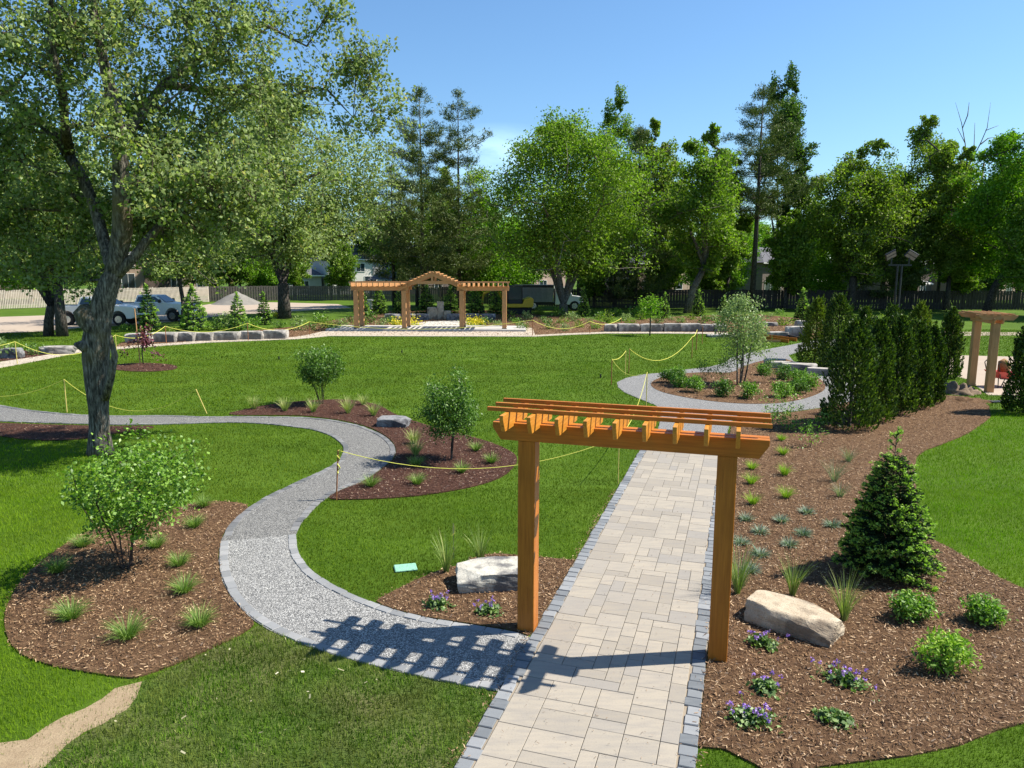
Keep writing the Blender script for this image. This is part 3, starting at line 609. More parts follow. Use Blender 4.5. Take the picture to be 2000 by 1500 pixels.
class Skel:
    def __init__(s): s.p = []; s.par = []; s.rmin = []
    def add(s, p, par, r=0): s.p.append(np.array(p, float)); s.par.append(par); s.rmin.append(r); return len(s.p)-1
    def line(s, P, par=None, R=None):
        if par is None and s.p:
            par = int(np.argmin([np.linalg.norm(q-np.array(P[0])) for q in s.p])); st = 0 if np.linalg.norm(s.p[par]-np.array(P[0])) > .05 else 1
        else: st = 0; par = -1 if par is None else par
        for i in range(st, len(P)): par = s.add(P[i], par, R[i] if R else 0)
        return par
    def grow(s, C, step=.6, minz=0.0, up=.35, first=0):
        base = s.p[0]; C = sorted([np.array(c) for c in C], key=lambda c: min(np.linalg.norm(np.array(s.p)-c, axis=1)))
        ends = []
        for c in C:
            Pn = np.array(s.p); d = np.linalg.norm(Pn-c, axis=1); cost = d+up*2*np.maximum(0, Pn[:, 2]-c[2])+np.where(Pn[:, 2] < minz, 50, 0)
            k = int(np.argmin(cost)); a = s.p[k]; L = np.linalg.norm(c-a); n = max(1, int(L/step))
            pd = a-s.p[s.par[k]] if s.par[k] >= 0 else np.array([0, 0, 1.]); pd = pd/(np.linalg.norm(pd)+1e-9)
            ctrl = a+pd*L*.35+np.array([0, 0, L*.12]); par = k
            for i in range(1, n+1):
                t = i/n; q = (1-t)**2*a+2*t*(1-t)*ctrl+t*t*c
                if i < n: q = q+RNG.normal(0, L*.03, 3)
                par = s.add(q, par)
            ends.append(par)
        return ends
    def mesh(s, name, mat, rtip, rbase, parent=None, k=6, taper_tips=True, bumps=0.0, kmain=None):
        n = len(s.p); ch = [[] for _ in range(n)]; cnt = np.zeros(n)
        for i in range(n):
            if s.par[i] >= 0: ch[s.par[i]].append(i)
        for i in range(n-1, -1, -1):
            if not ch[i]: cnt[i] = 1
            if s.par[i] >= 0: cnt[s.par[i]] += cnt[i]
        e = math.log(rbase/rtip)/math.log(max(cnt[0], 2)); rm = np.array(s.rmin); R = np.where(rm > 0, rm, rtip*cnt**e); 
        for i in range(1, n):
            R[i] = min(R[i], R[s.par[i]]*1.3)
        b = MB(); st = [(0, -1)]
        while st:
            i, par = st.pop(); P = []; Q = []
            if par >= 0: P.append(s.p[par]); Q.append(min(R[par]*.8, R[i]*1.25))
            j = i
            while True:
                P.append(s.p[j]); Q.append(R[j])
                if not ch[j]: break
                m = max(ch[j], key=lambda q: cnt[q]); st += [(q, j) for q in ch[j] if q != m]; j = m
            if len(P) == 1: continue
            Q[-1] *= .5; kk = k if Q[0] > rtip*3 else 4
            if Q[0] > rbase*.3 and kmain: kk = kmain
            b.tube(P, Q, kk)
        if bumps:
            for i, v in enumerate(b.v):
                p = Vector(v); f = noise.fractal(p*1.6, 1, 2, 4)*bumps+abs(noise.noise(Vector((p.x*9, p.y*9, p.z*1.1))))*bumps*.5
                # push away from the nearest skeleton axis is costly: push along horizontal from stored centre
                b.v[i] = tuple(p+Vector((noise.noise(p*2.1)*bumps, noise.noise(p*2.1+Vector((9, 0, 0)))*bumps, 0)))
        return b.build(name, mat, parent, smooth=True)

def ell_pts(n, c, r, shell=.45):
    d = unit(RNG.normal(0, 1, (n, 3))); k = (shell**3+(1-shell**3)*RNG.random(n))**(1/3)
    return np.array(c)+d*k[:, None]*np.array(r)
LEAFY = {}
def lm(key, *a, **k):
    M[key] = leafmat(key, *a, **k)
lm('leaf_maple', [(0, (0.075, 0.14, 0.012)), (.5, (0.175, 0.275, 0.025)), (.9, (0.29, 0.38, 0.045)), (1, (0.4, 0.35, 0.08))], .45, back=(0.26, 0.34, 0.12), gloss=.02, rough=.6)
lm('leaf_mid', [(0, (0.08, 0.15, 0.014)), (.6, (0.185, 0.285, 0.032)), (1, (0.33, 0.43, 0.065))], .5, gloss=.015)
lm('leaf_bright', [(0, (0.09, 0.2, 0.012)), (.6, (0.18, 0.34, 0.02)), (1, (0.3, 0.46, 0.04))], .45, gloss=.015)
lm('leaf_olive', [(0, (0.1, 0.15, 0.02)), (.6, (0.2, 0.28, 0.035)), (1, (0.35, 0.41, 0.08))], .48, gloss=.015)
lm('leaf_dark', [(0, (0.035, 0.08, 0.014)), (.6, (0.085, 0.15, 0.028)), (1, (0.18, 0.26, 0.06))], .42, gloss=.02)
lm('needle', [(0, (0.012, 0.03, 0.011)), (.6, (0.022, 0.05, 0.016)), (1, (0.045, 0.085, 0.025))], .12, gloss=.02)
lm('needle_pine', [(0, (0.05, 0.085, 0.022)), (.6, (0.1, 0.145, 0.035)), (1, (0.17, 0.18, 0.05))], .15, gloss=.02)
lm('needle_blue', [(0, (0.04, 0.075, 0.055)), (.6, (0.07, 0.12, 0.085)), (1, (0.12, 0.18, 0.11))], .12, gloss=.02)
lm('needle_new', [(0, (0.22, 0.38, 0.05)), (1, (0.45, 0.62, 0.14))], .4, gloss=.015)
lm('thuja', [(0, (0.014, 0.032, 0.006)), (.55, (0.045, 0.085, 0.01)), (.85, (0.12, 0.18, 0.02)), (1, (0.26, 0.34, 0.045))], .25, gloss=.02)
lm('thuja_gold', [(0, (0.06, 0.09, 0.01)), (.6, (0.13, 0.18, 0.016)), (1, (0.28, 0.33, 0.04))], .3, gloss=.02)
lm('shrub', [(0, (0.07, 0.15, 0.015)), (.5, (0.14, 0.28, 0.025)), (1, (0.27, 0.44, 0.06))], .4, gloss=.03)
lm('shrub_lime', [(0, (0.12, 0.24, 0.02)), (.6, (0.24, 0.4, 0.04)), (1, (0.42, 0.56, 0.09))], .35, gloss=.02)
lm('shrub_dark', [(0, (0.04, 0.1, 0.012)), (.6, (0.09, 0.19, 0.02)), (1, (0.18, 0.31, 0.05))], .35, gloss=.03)
lm('birch_leaf', [(0, (0.1, 0.18, 0.04)), (.6, (0.19, 0.29, 0.06)), (1, (0.32, 0.42, 0.12))], .4, back=(0.24, 0.34, 0.11), gloss=.03)
lm('sedge', [(0, (0.08, 0.16, 0.025)), (.6, (0.17, 0.28, 0.05)), (1, (0.36, 0.44, 0.12))], .3, gloss=.02)
lm('sedge_pale', [(0, (0.16, 0.25, 0.05)), (.5, (0.33, 0.41, 0.12)), (1, (0.62, 0.55, 0.28))], .3, gloss=.015)
lm('sedge_lime', [(0, (0.14, 0.28, 0.02)), (.6, (0.3, 0.44, 0.04)), (1, (0.5, 0.58, 0.1))], .3, gloss=.015)
lm('fescue', [(0, (0.12, 0.17, 0.1)), (.6, (0.22, 0.28, 0.17)), (1, (0.42, 0.42, 0.26))], .3, gloss=.02)
lm('reed', [(0, (0.11, 0.17, 0.04)), (.6, (0.22, 0.3, 0.08)), (1, (0.5, 0.5, 0.2))], .3, gloss=.02)
lm('lavender', [(0, (0.1, 0.16, 0.1)), (.6, (0.2, 0.27, 0.19)), (1, (0.36, 0.42, 0.33))], .2, gloss=.02)
lm('geranium', [(0, (0.06, 0.12, 0.025)), (.6, (0.13, 0.22, 0.05)), (1, (0.32, 0.42, 0.17))], .3, gloss=.03)
lm('petal', [(0, (0.19, 0.09, 0.42)), (.6, (0.3, 0.15, 0.6)), (1, (0.48, 0.36, 0.75))], .3, gloss=.015)
lm('petal_yellow', [(0, (0.6, 0.48, 0.02)), (1, (0.85, 0.72, 0.05))], .3, gloss=.03)
lm('purple_leaf', [(0, (0.07, 0.015, 0.025)), (.6, (0.17, 0.04, 0.06)), (1, (0.4, 0.16, 0.2))], .3, gloss=.03)

def shrub(name, loc, R, Z0, Z1, mat, n, L, W, label, cat='shrub', group=None, stems=5, shape=None, nclus=40, cr=.12, twig=.004, base=.02, ball=False, minz=None):
    """many-stemmed shrub: wiry stems carrying leaf clusters in a rounded crown"""
    r = empty(name, loc, RNG.random()*6, label, cat, group)
    zc = (Z0+Z1)/2; rz = (Z1-Z0)/2
    C = ell_pts(nclus, (0, 0, zc), (R, R, rz), .35)*RNG.uniform(.9, 1.08, (nclus, 1))
    if shape is not None: C = np.array([shape(c) for c in C])
    s = Skel(); root = s.add((0, 0, 0), -1)
    for i in range(stems):
        a = 2*math.pi*i/stems+RNG.random()*.8; f = .12+.3*RNG.random()
        q = s.add((math.cos(a)*R*.08, math.sin(a)*R*.08, Z1*.03), root)
        q = s.add((math.cos(a)*R*f*.6, math.sin(a)*R*f*.6, max(Z0, Z1*.18)*.8+.02), q)
        s.add((math.cos(a)*R*f*1.3, math.sin(a)*R*f*1.3, Z0+(Z1-Z0)*.3), q)
    s.grow(C, step=max(.12, R*.2), minz=Z1*.12 if minz is None else minz)
    s.mesh('stem', M['bark_twig'], twig, base, r, k=5)
    idx = RNG.integers(0, len(C), n); P = C[idx]+RNG.normal(0, cr, (n, 3))*np.array([1, 1, .8]); P[:, 2] = np.maximum(P[:, 2], .02)
    quads('foliage', leaf_np(P, L, W, bias=(0, 0, .3), nb=.8), M[mat], r)
    return r
def tuft(name, loc, n, H, spread, W, mat, label, cat='grass tuft', group=None, up=.35, seed_heads=None, base_r=.03, droop=1.0):
    """arching grass blades from one crown"""
    a = RNG.random(n)*2*np.pi; l = H*(.55+.6*RNG.random(n)); t0 = up*RNG.random(n); t1 = t0+spread*(.4+.9*RNG.random(n))
    br = base_r*np.sqrt(RNG.random(n)); b = np.stack([np.cos(a)*br, np.sin(a)*br, np.zeros(n)], 1)
    P = [b]; k = 4
    for i in range(1, k+1):
        th = t0+(t1-t0)*(i/k)**1.2*droop; P.append(P[-1]+np.stack([np.cos(a)*np.sin(th), np.sin(a)*np.sin(th), np.cos(th)], 1)*(l/k)[:, None])
    s = np.stack([-np.sin(a), np.cos(a), np.zeros(n)], 1)+RNG.normal(0, .5, (n, 3)); s = unit(s)
    V = []; 
    ws = [W, W, W*.85, W*.55, W*.08]
    for i, p in enumerate(P):
        p = p.copy(); p[:, 2] = np.maximum(p[:, 2], .012); V += [p-s*ws[i]/2, p+s*ws[i]/2]
    V = np.stack(V, 1).reshape(-1, 3); base = np.arange(n)[:, None]*10
    F = np.concatenate([base+np.array([2*i, 2*i+1, 2*i+3, 2*i+2]) for i in range(k)], 1).reshape(-1)
    o = mesh_np(name, V, F, np.full(n*k, 4), M[mat], loc=loc); o.rotation_euler = (0, 0, RNG.random()*6)
    return tag(o, label, cat, group)
def flower_clump(name, loc, R, nfl, label, group, H=.14, asym=1.0, nl=260):
    r = empty(name, loc, RNG.random()*6, label, 'flower', group)
    C = RNG.normal(0, R*.5, (nl, 3))*np.array([asym, 1, 0]); C[:, 2] = H*(.2+.7*RNG.random(nl))*np.exp(-(C[:, 0]**2/(asym*R)**2+C[:, 1]**2/R**2)*.5)
    quads('foliage', leaf_np(C, .05, .038, bias=(0, 0, .1), nb=1.4), M['geranium'], r)
    b = MB()
    fl = []
    for i in range(max(nfl*2, 0)):
        x, y = RNG.normal(0, R*.6)*asym, RNG.normal(0, R*.6); h = H*(.8+.7*RNG.random())
        b.tube([(0, 0, 0), (x*.8, y*.8, h*.4), (x, y, h)], .0025, 4)
        k = 9; a = RNG.random(k)*6.3; ce = np.tile([x, y, h], (k, 1))+np.stack([np.cos(a)*.014, np.sin(a)*.014, RNG.normal(0, .01, k)], 1)
        fl.append(leaf_np(ce, .024, .02, bias=(0, 0, .3), nb=1))
    if nfl:
        b.build('stem', M['shrub'], r); quads('blossom', np.concatenate(fl), M['petal'], r)
    return r

# ================================================================== NEAR PLANTS
# --- left shrub in the brown bed
def lshape(c):
    c = c.copy(); k = (c[2]-.5)/1.3; c[0] *= .55+.5*k; c[1] *= .6+.4*k; c[0] += .16+.1*k; c[2] += RNG.normal(0, .06); return c
r = shrub('shrub', G(245, 1112), .96, .5, 1.78, 'shrub', 6400, .052, .038, 'wide bright green many stemmed shrub in the brown mulch bed at the left', stems=7, shape=lshape, nclus=170, cr=.085, twig=.003, base=.03)
r.rotation_euler = (0, 0, 0)
r = shrub('shrub', G(628, 790), .72, .55, 1.78, 'shrub_dark', 6000, .07, .035, 'upright green vase shaped shrub in the far part of the red mulch bed', stems=7, nclus=80, cr=.11, twig=.004, base=.03, shape=lambda c: np.array([c[0]*(.45+.4*c[2]), c[1]*(.45+.4*c[2]), c[2]]))
r = shrub('small_tree', G(878, 900), .6, .42, 1.78, 'shrub_dark', 10000, .06, .028, 'dense single stemmed young tree in the middle of the red mulch bed', 'tree', stems=1, nclus=90, cr=.1, twig=.004, base=.028, shape=lambda c: np.array([c[0]*(.62+.26*c[2])+RNG.normal(0, .06), c[1]*(.62+.26*c[2])+RNG.normal(0, .06), c[2]+RNG.normal(0, .07)]))
# low lush shrubs at the right
for (x, y, R, H, lab) in [(1777, 1216, .24, .36, 'round lime green shrub right of the tan boulder, nearest to the fir'), (1922, 1222, .24, .32, 'low lime green shrub at the far right of the mulch bed'), (1838, 1312, .27, .42, 'lime green shrub nearest the camera in the right mulch bed')]:
    shrub('low_shrub', G(x, y-6), R*.86, .05, H*.86, 'shrub_lime' if y > 1300 else 'shrub', 1500, .055, .024, lab, group='lime shrubs in the right mulch bed', stems=6, nclus=30, cr=.05, twig=.002, base=.01)
# island bed boxwoods
for i, (x, y, s, lab) in enumerate([(1307, 748, .9, 'leftmost round shrub of the planting island'), (1327, 757, .9, 'second low round shrub from the left tip of the island'), (1357, 766, 1, 'round shrub at the front left of the island'), (1411, 775, 1, 'round shrub in the front row below the birch stems'), (1466, 778, 1, 'round shrub in the front row right of the birch stems'), (1525, 776, 1.05, 'round shrub at the front right of the island'), (1562, 769, .9, 'smaller shrub left of the last one at the island right end'), (1580, 762, 1.1, 'largest round shrub at the right end of the island'), (1560, 748, .9, 'rear shrub near the slab stones at the island right'), (1532, 742, .9, 'rear shrub in the middle right of the island'), (1492, 733, .8, 'rear shrub just right of the birch'), (1322, 738, .75, 'small rear shrub at the left of the island')]):
    shrub('low_shrub', G(x, y), .3*s, .05, .52*s, 'shrub' if i % 3 else 'shrub_dark', 1300, .065, .035, lab, group='round shrubs on the planting island', stems=5, nclus=26, cr=.07, twig=.003, base=.012)
for i, (x, y, lab) in enumerate([(1375, 752, 'slim upright shrub left of the birch on the island'), (1412, 748, 'slim upright shrub touching the birch on its left'), (1506, 748, 'slim upright shrub right of the birch on the island')]):
    shrub('slim_shrub', G(x, y), .3, .15, .95, 'shrub_dark', 520, .07, .025, lab, group='slim upright shrubs on the island', stems=5, nclus=24, cr=.08, twig=.003, base=.01)
# small lanky shrubs at the top of the big bed
for i, (x, y, R, H, n, lab) in enumerate([(1581, 874, .3, .55, 160, 'sparse little shrub in open mulch left of the fir top'), (1614, 838, .28, .45, 200, 'light green little shrub in front of the evergreen hedge'), (1530, 822, .55, 1.0, 420, 'loose tall shrub just right of the near arbor roof'), (1513, 838, .4, .6, 260, 'loose low shrub by the right end of the arbor roof'), (1565, 842, .6, .35, 260, 'spreading thin shrub behind the arbor roof end')]):
    shrub('loose_shrub', G(x, y), R, .05, H, 'shrub', n, .07, .03, lab, group='loose shrubs at the top of the right bed', stems=5, nclus=22, cr=.07, twig=.003, base=.01)
# birch on the island
def birch():
    r = empty('birch_tree', G(1443, 752), 0, 'slender several stemmed birch with pale airy leaves on the planting island', 'tree')
    s = Skel(); s.add((0, 0, 0), -1)
    for i, (dx, dy, h) in enumerate([(-.12, 0, 3.0), (.12, .1, 2.8), (.3, -.1, 2.3), (.05, -.2, 2.5)]):
        q = s.add((dx*.5, dy*.5, .02), 0, .028); 
        for t in (.25, .5, .75, 1): q = s.add((dx*(.5+t)+RNG.normal(0, .02), dy*(.5+t), h*t), q, .03*(1-t)+.006)
    C = ell_pts(95, (.05, 0, 2.0), (.8, .8, 1.35), .2); C[:, 0] *= 1-.3*np.clip((C[:, 2]-2)/1.5, 0, 1)
    s.grow(C, .35, minz=.7, up=.6); s.mesh('trunk', M['bark'], .004, .05, r, k=6)
    n = 4600; P = C[RNG.integers(0, len(C), n)]+RNG.normal(0, .15, (n, 3)); quads('crown', leaf_np(P, .09, .05, nb=.2), M['birch_leaf'], r)
birch()
def young_tree():
    r = empty('young_tree', G(1269, 656), 0, 'small round headed young tree standing on the lawn before the right stone wall', 'tree')
    s = Skel(); s.line([(0, 0, 0), (.02, 0, .6), (0, 0, 1.2), (.03, 0, 1.8)], -1)
    C = ell_pts(45, (0, 0, 1.75), (.75, .75, .65), .2); s.grow(C, .3, minz=.9); s.mesh('trunk', M['bark_dark'], .008, .045, r, k=6)
    n = 1100; P = C[RNG.integers(0, len(C), n)]+RNG.normal(0, .14, (n, 3)); quads('crown', leaf_np(P, .13, .07), M['leaf_bright'], r)
young_tree()
def sapling():
    r = empty('purple_sapling', G(280, 712), 0, 'thin purple leaved sapling in a round mulch ring beside a tall wooden stake', 'tree')
    s = Skel(); s.line([(0, 0, 0), (-.02, 0, .5), (.03, 0, 1.0), (.05, 0, 1.6)], -1)
    C = np.concatenate([ell_pts(16, (.15, 0, 1.15), (.22, .3, .5), .1), np.array([(-.55, 0, .75), (-.8, .1, .45), (-.5, 0, 1.0), (.5, 0, .5), (.75, 0, .3), (-.3, 0, .95)])])
    s.grow(C, .25, minz=.3); s.mesh('trunk', M['bark_dark'], .006, .025, r, k=5)
    n = 420; idx = np.where(RNG.random(n) < .8, RNG.integers(0, 16, n), RNG.integers(16, 22, n)); P = C[idx]+RNG.normal(0, .1, (n, 3)); quads('crown', leaf_np(P, .13, .07), M['purple_leaf'], r)
    p = G(274, 712); b = MB(); b.tube([(0, 0, 0), (-.06, 0, 2.35)], .022, 6)
    o = b.build('wooden_stake', M['fir_z'], loc=p); tag(o, 'tall pale wooden stake standing against the purple sapling', 'stake')
sapling()

# --- grasses
def tl(lst, name, n, H, spread, W, mat, group, cat='grass tuft', **k):
    for it in lst:
        x, y, lab = it[:3]; s = it[3] if len(it) > 3 else 1.0
        tuft(name, G(x, y), int(n), H*s, spread, W, mat, lab, cat, group, **k)
tl([(140, 1212, 'grass clump at the lower left of the brown bed'), (250, 1250, 'grass clump lowest and central in the left brown bed', 1.1), (390, 1226, 'grass clump at the lower right of the left brown bed'), (360, 1160, 'grass clump right of the shrub stems, third up along the path'), (350, 1107, 'grass clump right of the shrub stems, second up', .85), (380, 1032, 'grass clump in the top corner of the left bed by the path', .9), (305, 1072, 'grass clump just right of the shrub stems', .9), (112, 1120, 'shaded grass clump left of the shrub stems', 1.0), (162, 1070, 'grass clump at the upper left rim of the left bed', .9), (398, 992, 'grass clump at the very top of the left bed on the lawn edge', .9)],
   'sedge_clump', 330, .29, 1.05, .005, 'sedge', 'sedge clumps in the left bed', up=.5, base_r=.05)
tl([(496, 800, 'leftmost pale grass clump of the red mulch bed'), (557, 804, 'pale grass clump second from the left in the red mulch bed'), (612, 806, 'pale grass clump in front of the vase shaped shrub'), (680, 808, 'biggest pale feathery grass clump, right of the vase shaped shrub', 1.25), (730, 813, 'pale grass clump at the right of the row in the red bed'), (710, 792, 'small rear pale grass clump behind the row', .8), (808, 868, 'pale grass clump above its twin beside the path bend', .9), (812, 890, 'pale grass clump below its twin beside the path bend', .9)],
   'feather_grass', 170, .46, .8, .008, 'sedge_pale', 'pale feathery grasses in the red mulch bed', up=.35, base_r=.05)
tl([(725, 952, 'green grass clump at the near left of the red bed'), (815, 948, 'green grass clump near the front rim of the red bed'), (902, 925, 'small grass clump under the yellow rope'), (960, 906, 'grass clump at the right tip of the red bed'), (930, 882, 'faint grass clump right of the young tree'), (812, 912, 'shaded grass clump left of the young tree foot')],
   'sedge_clump', 240, .29, 1.0, .006, 'sedge', 'green sedge clumps in the red mulch bed', up=.5, base_r=.04)
tl([(1470, 987, 'yellow green tuft nearest the camera in the left row of the big bed'), (1467, 947, 'yellow green tuft second up in the row beside the post'), (1468, 918, 'yellow green tuft third up in the row beside the post', .85), (1535, 974, 'yellow green tuft nearest in the second row'), (1532, 930, 'yellow green tuft second up in the second row', 1.1), (1529, 890, 'yellow green tuft third up in the second row'), (1470, 870, 'yellow green tuft just above the arbor beam end', .9), (1526, 862, 'yellow green tuft at the top of the second row', .8)],
   'sedge_clump', 190, .27, .95, .006, 'sedge_lime', 'yellow green tufts in the big bed', up=.4, base_r=.04)
tl([(1629, 942, 'tall wispy pale grass left of the fir', 1.3), (1657, 903, 'wispy pale grass above and left of the fir top', .9), (1640, 972, 'small wispy pale grass touching the fir', .8), (1445, 1150, 'tall arching grass against the right arbor post', 1.5)],
   'wispy_grass', 130, .42, .8, .004, 'fescue', 'wispy pale grasses by the fir', up=.4, base_r=.04)
tl([(1547, 1166, 'tall reed grass behind the tan boulder at its left'), (1648, 1214, 'tall reed grass at the right end of the tan boulder', 1.1), (1440, 1162, 'tall reed grass touching the right arbor post', 1.25), (872, 1120, 'tall reed grass left of the white boulder'), (938, 1102, 'tall reed grass behind the white boulder', .95)],
   'reed_grass', 85, .56, .62, .008, 'reed', 'tall reed grasses near the arbor posts', up=.16, base_r=.03, droop=1.0)
for (x, y, lab) in [(1457, 1018, 'grey green lavender plant at the left end of the upper row'), (1526, 1021, 'pale grey green lavender plant in the middle of the upper row'), (1575, 1004, 'grey green lavender plant highest in the big bed'), (1484, 1043, 'lavender plant below and right of the upper left one'), (1568, 1047, 'lavender plant in the middle right of the block'), (1625, 1030, 'lavender plant closest to the fir'), (1447, 1064, 'lavender plant hidden close to the right arbor post'), (1541, 1068, 'lavender plant in the lower middle of the block'), (1485, 1087, 'pale lavender plant at the lower left of the block'), (1466, 1118, 'lavender plant lowest, beside the reed grass')]:
    tuft('lavender_plant', G(x, y), 200, .17, 1.1, .008, 'lavender', lab, 'plant', 'lavender plants in the big bed', up=.9, base_r=.05)
for (x, y, R, nf, lab, asym) in [(1488, 1262, .15, 6, 'flowering clump below the left end of the tan boulder', 1.2), (1497, 1350, .14, 4, 'purple flowering clump second from the right post', 1.0), (1650, 1335, .17, 9, 'wide flowering clump with scattered purple blooms in the middle of the right bed', 1.6), (1470, 1412, .17, 9, 'purple flowering clump lowest beside the grey edging', 1.5), (1630, 1412, .14, 0, 'dark green leafy clump without blooms at the bottom of the bed', 1.4), (855, 1185, .15, 6, 'purple flowering clump left of the white boulder', 1.3), (955, 1198, .15, 5, 'purple flowering clump in front of the white boulder', 1.1)]:
    flower_clump('flower_clump', G(x, y), R*.85, nf, lab, 'purple flowering clumps', asym=asym, H=.12)
# --- front fir
def fir(name, loc, H, R, label, nlev=34, nb=13, twl=.2, need=(.045, .012), mat='needle', new='needle_new', newf=.55, dens=1.0, group=None, cat='tree', parent=None, prof=None, trunk=.05, lead=.12, seed=0):
    r = empty(name, loc, RNG.random()*6, label, cat, group)
    b = MB(); b.tube([(0, 0, 0), (0, 0, H*.5), (0, 0, H)], [trunk, trunk*.5, trunk*.1], 7); b.build('trunk', M['bark_dark'], r)
    C = []; D = []; T = []; TD = []
    for i in range(nlev):
        f = i/(nlev-1); z = H*(.05+(1-lead-.05)*f); rad_ = R*((1-f)**.75 if prof is None else prof(f))+.05*R
        m = max(4, int(nb*(.35+.65*(1-f))))
        for j in range(m):
            a = 2*math.pi*(j+.5*(i % 2)+RNG.normal(0, .15))/m; l = rad_*RNG.uniform(.75, 1.12); dr = RNG.uniform(-.12, .22)
            d = np.array([math.cos(a), math.sin(a), dr+.35*f]); d /= np.linalg.norm(d); sd_ = np.array([-math.sin(a), math.cos(a), 0])
            k = max(2, int(l/twl*2.2*1.6))
            for q in range(k):
                t = .3+.7*(q+RNG.random())/k; p = np.array([0, 0, z])+d*l*t
                for sgn in (-1, 1):
                    tl_ = twl*(.6+.6*(1-t))*RNG.uniform(.7, 1.2); td = unit(d*.75+sd_*sgn*.7*(1.1-t*.5)+np.array([0, 0, RNG.normal(0, .12)]))
                    ks = max(3, int(tl_*130*dens)); tt = RNG.random(ks)[:, None]; C.append(p+td*tl_*tt); D.append(np.tile(td, (ks, 1)))
                    if RNG.random() < newf and t > .45: T.append(p+td*tl_*1.02); TD.append(td)
            T.append(np.array([0, 0, z])+d*l*1.06); TD.append(d)
    for q in range(int(lead*H*40)):
        t = RNG.random(); p = np.array([0, 0, H*(1-lead)+lead*H*t]); a = RNG.random()*6.3; td = unit(np.array([math.cos(a), math.sin(a), .9])); ks = 16
        C.append(p+td*.12*(1-t*.6)*RNG.random(ks)[:, None]); D.append(np.tile(td, (ks, 1))); T.append(p+td*.12*(1-t*.5)); TD.append(td)
    C = np.concatenate(C); D = np.concatenate(D); quads('needles', leaf_np(C, need[0], need[1], spread=.55, D=D, nb=.3), M[mat], r)
    if new:
        T = np.array(T); TD = np.array(TD); k = 11; Tn = np.repeat(T, k, 0)+RNG.normal(0, need[0]*.4, (len(T)*k, 3)); quads('new_growth', leaf_np(Tn, need[0]*1.1, need[1]*1.7, spread=.5, D=np.repeat(TD, k, 0)+np.array([0, 0, .3])), M[new], r)
    return r
fir('fir_tree', G(1728, 1120), 1.96, .56, 'dense dark fir with pale green new tips in the right mulch bed', nlev=34, nb=15, twl=.14, need=(.036, .011), newf=.2, dens=1.5, trunk=.022, lead=.2, prof=lambda f: (1-f)**.68*.97+.03)
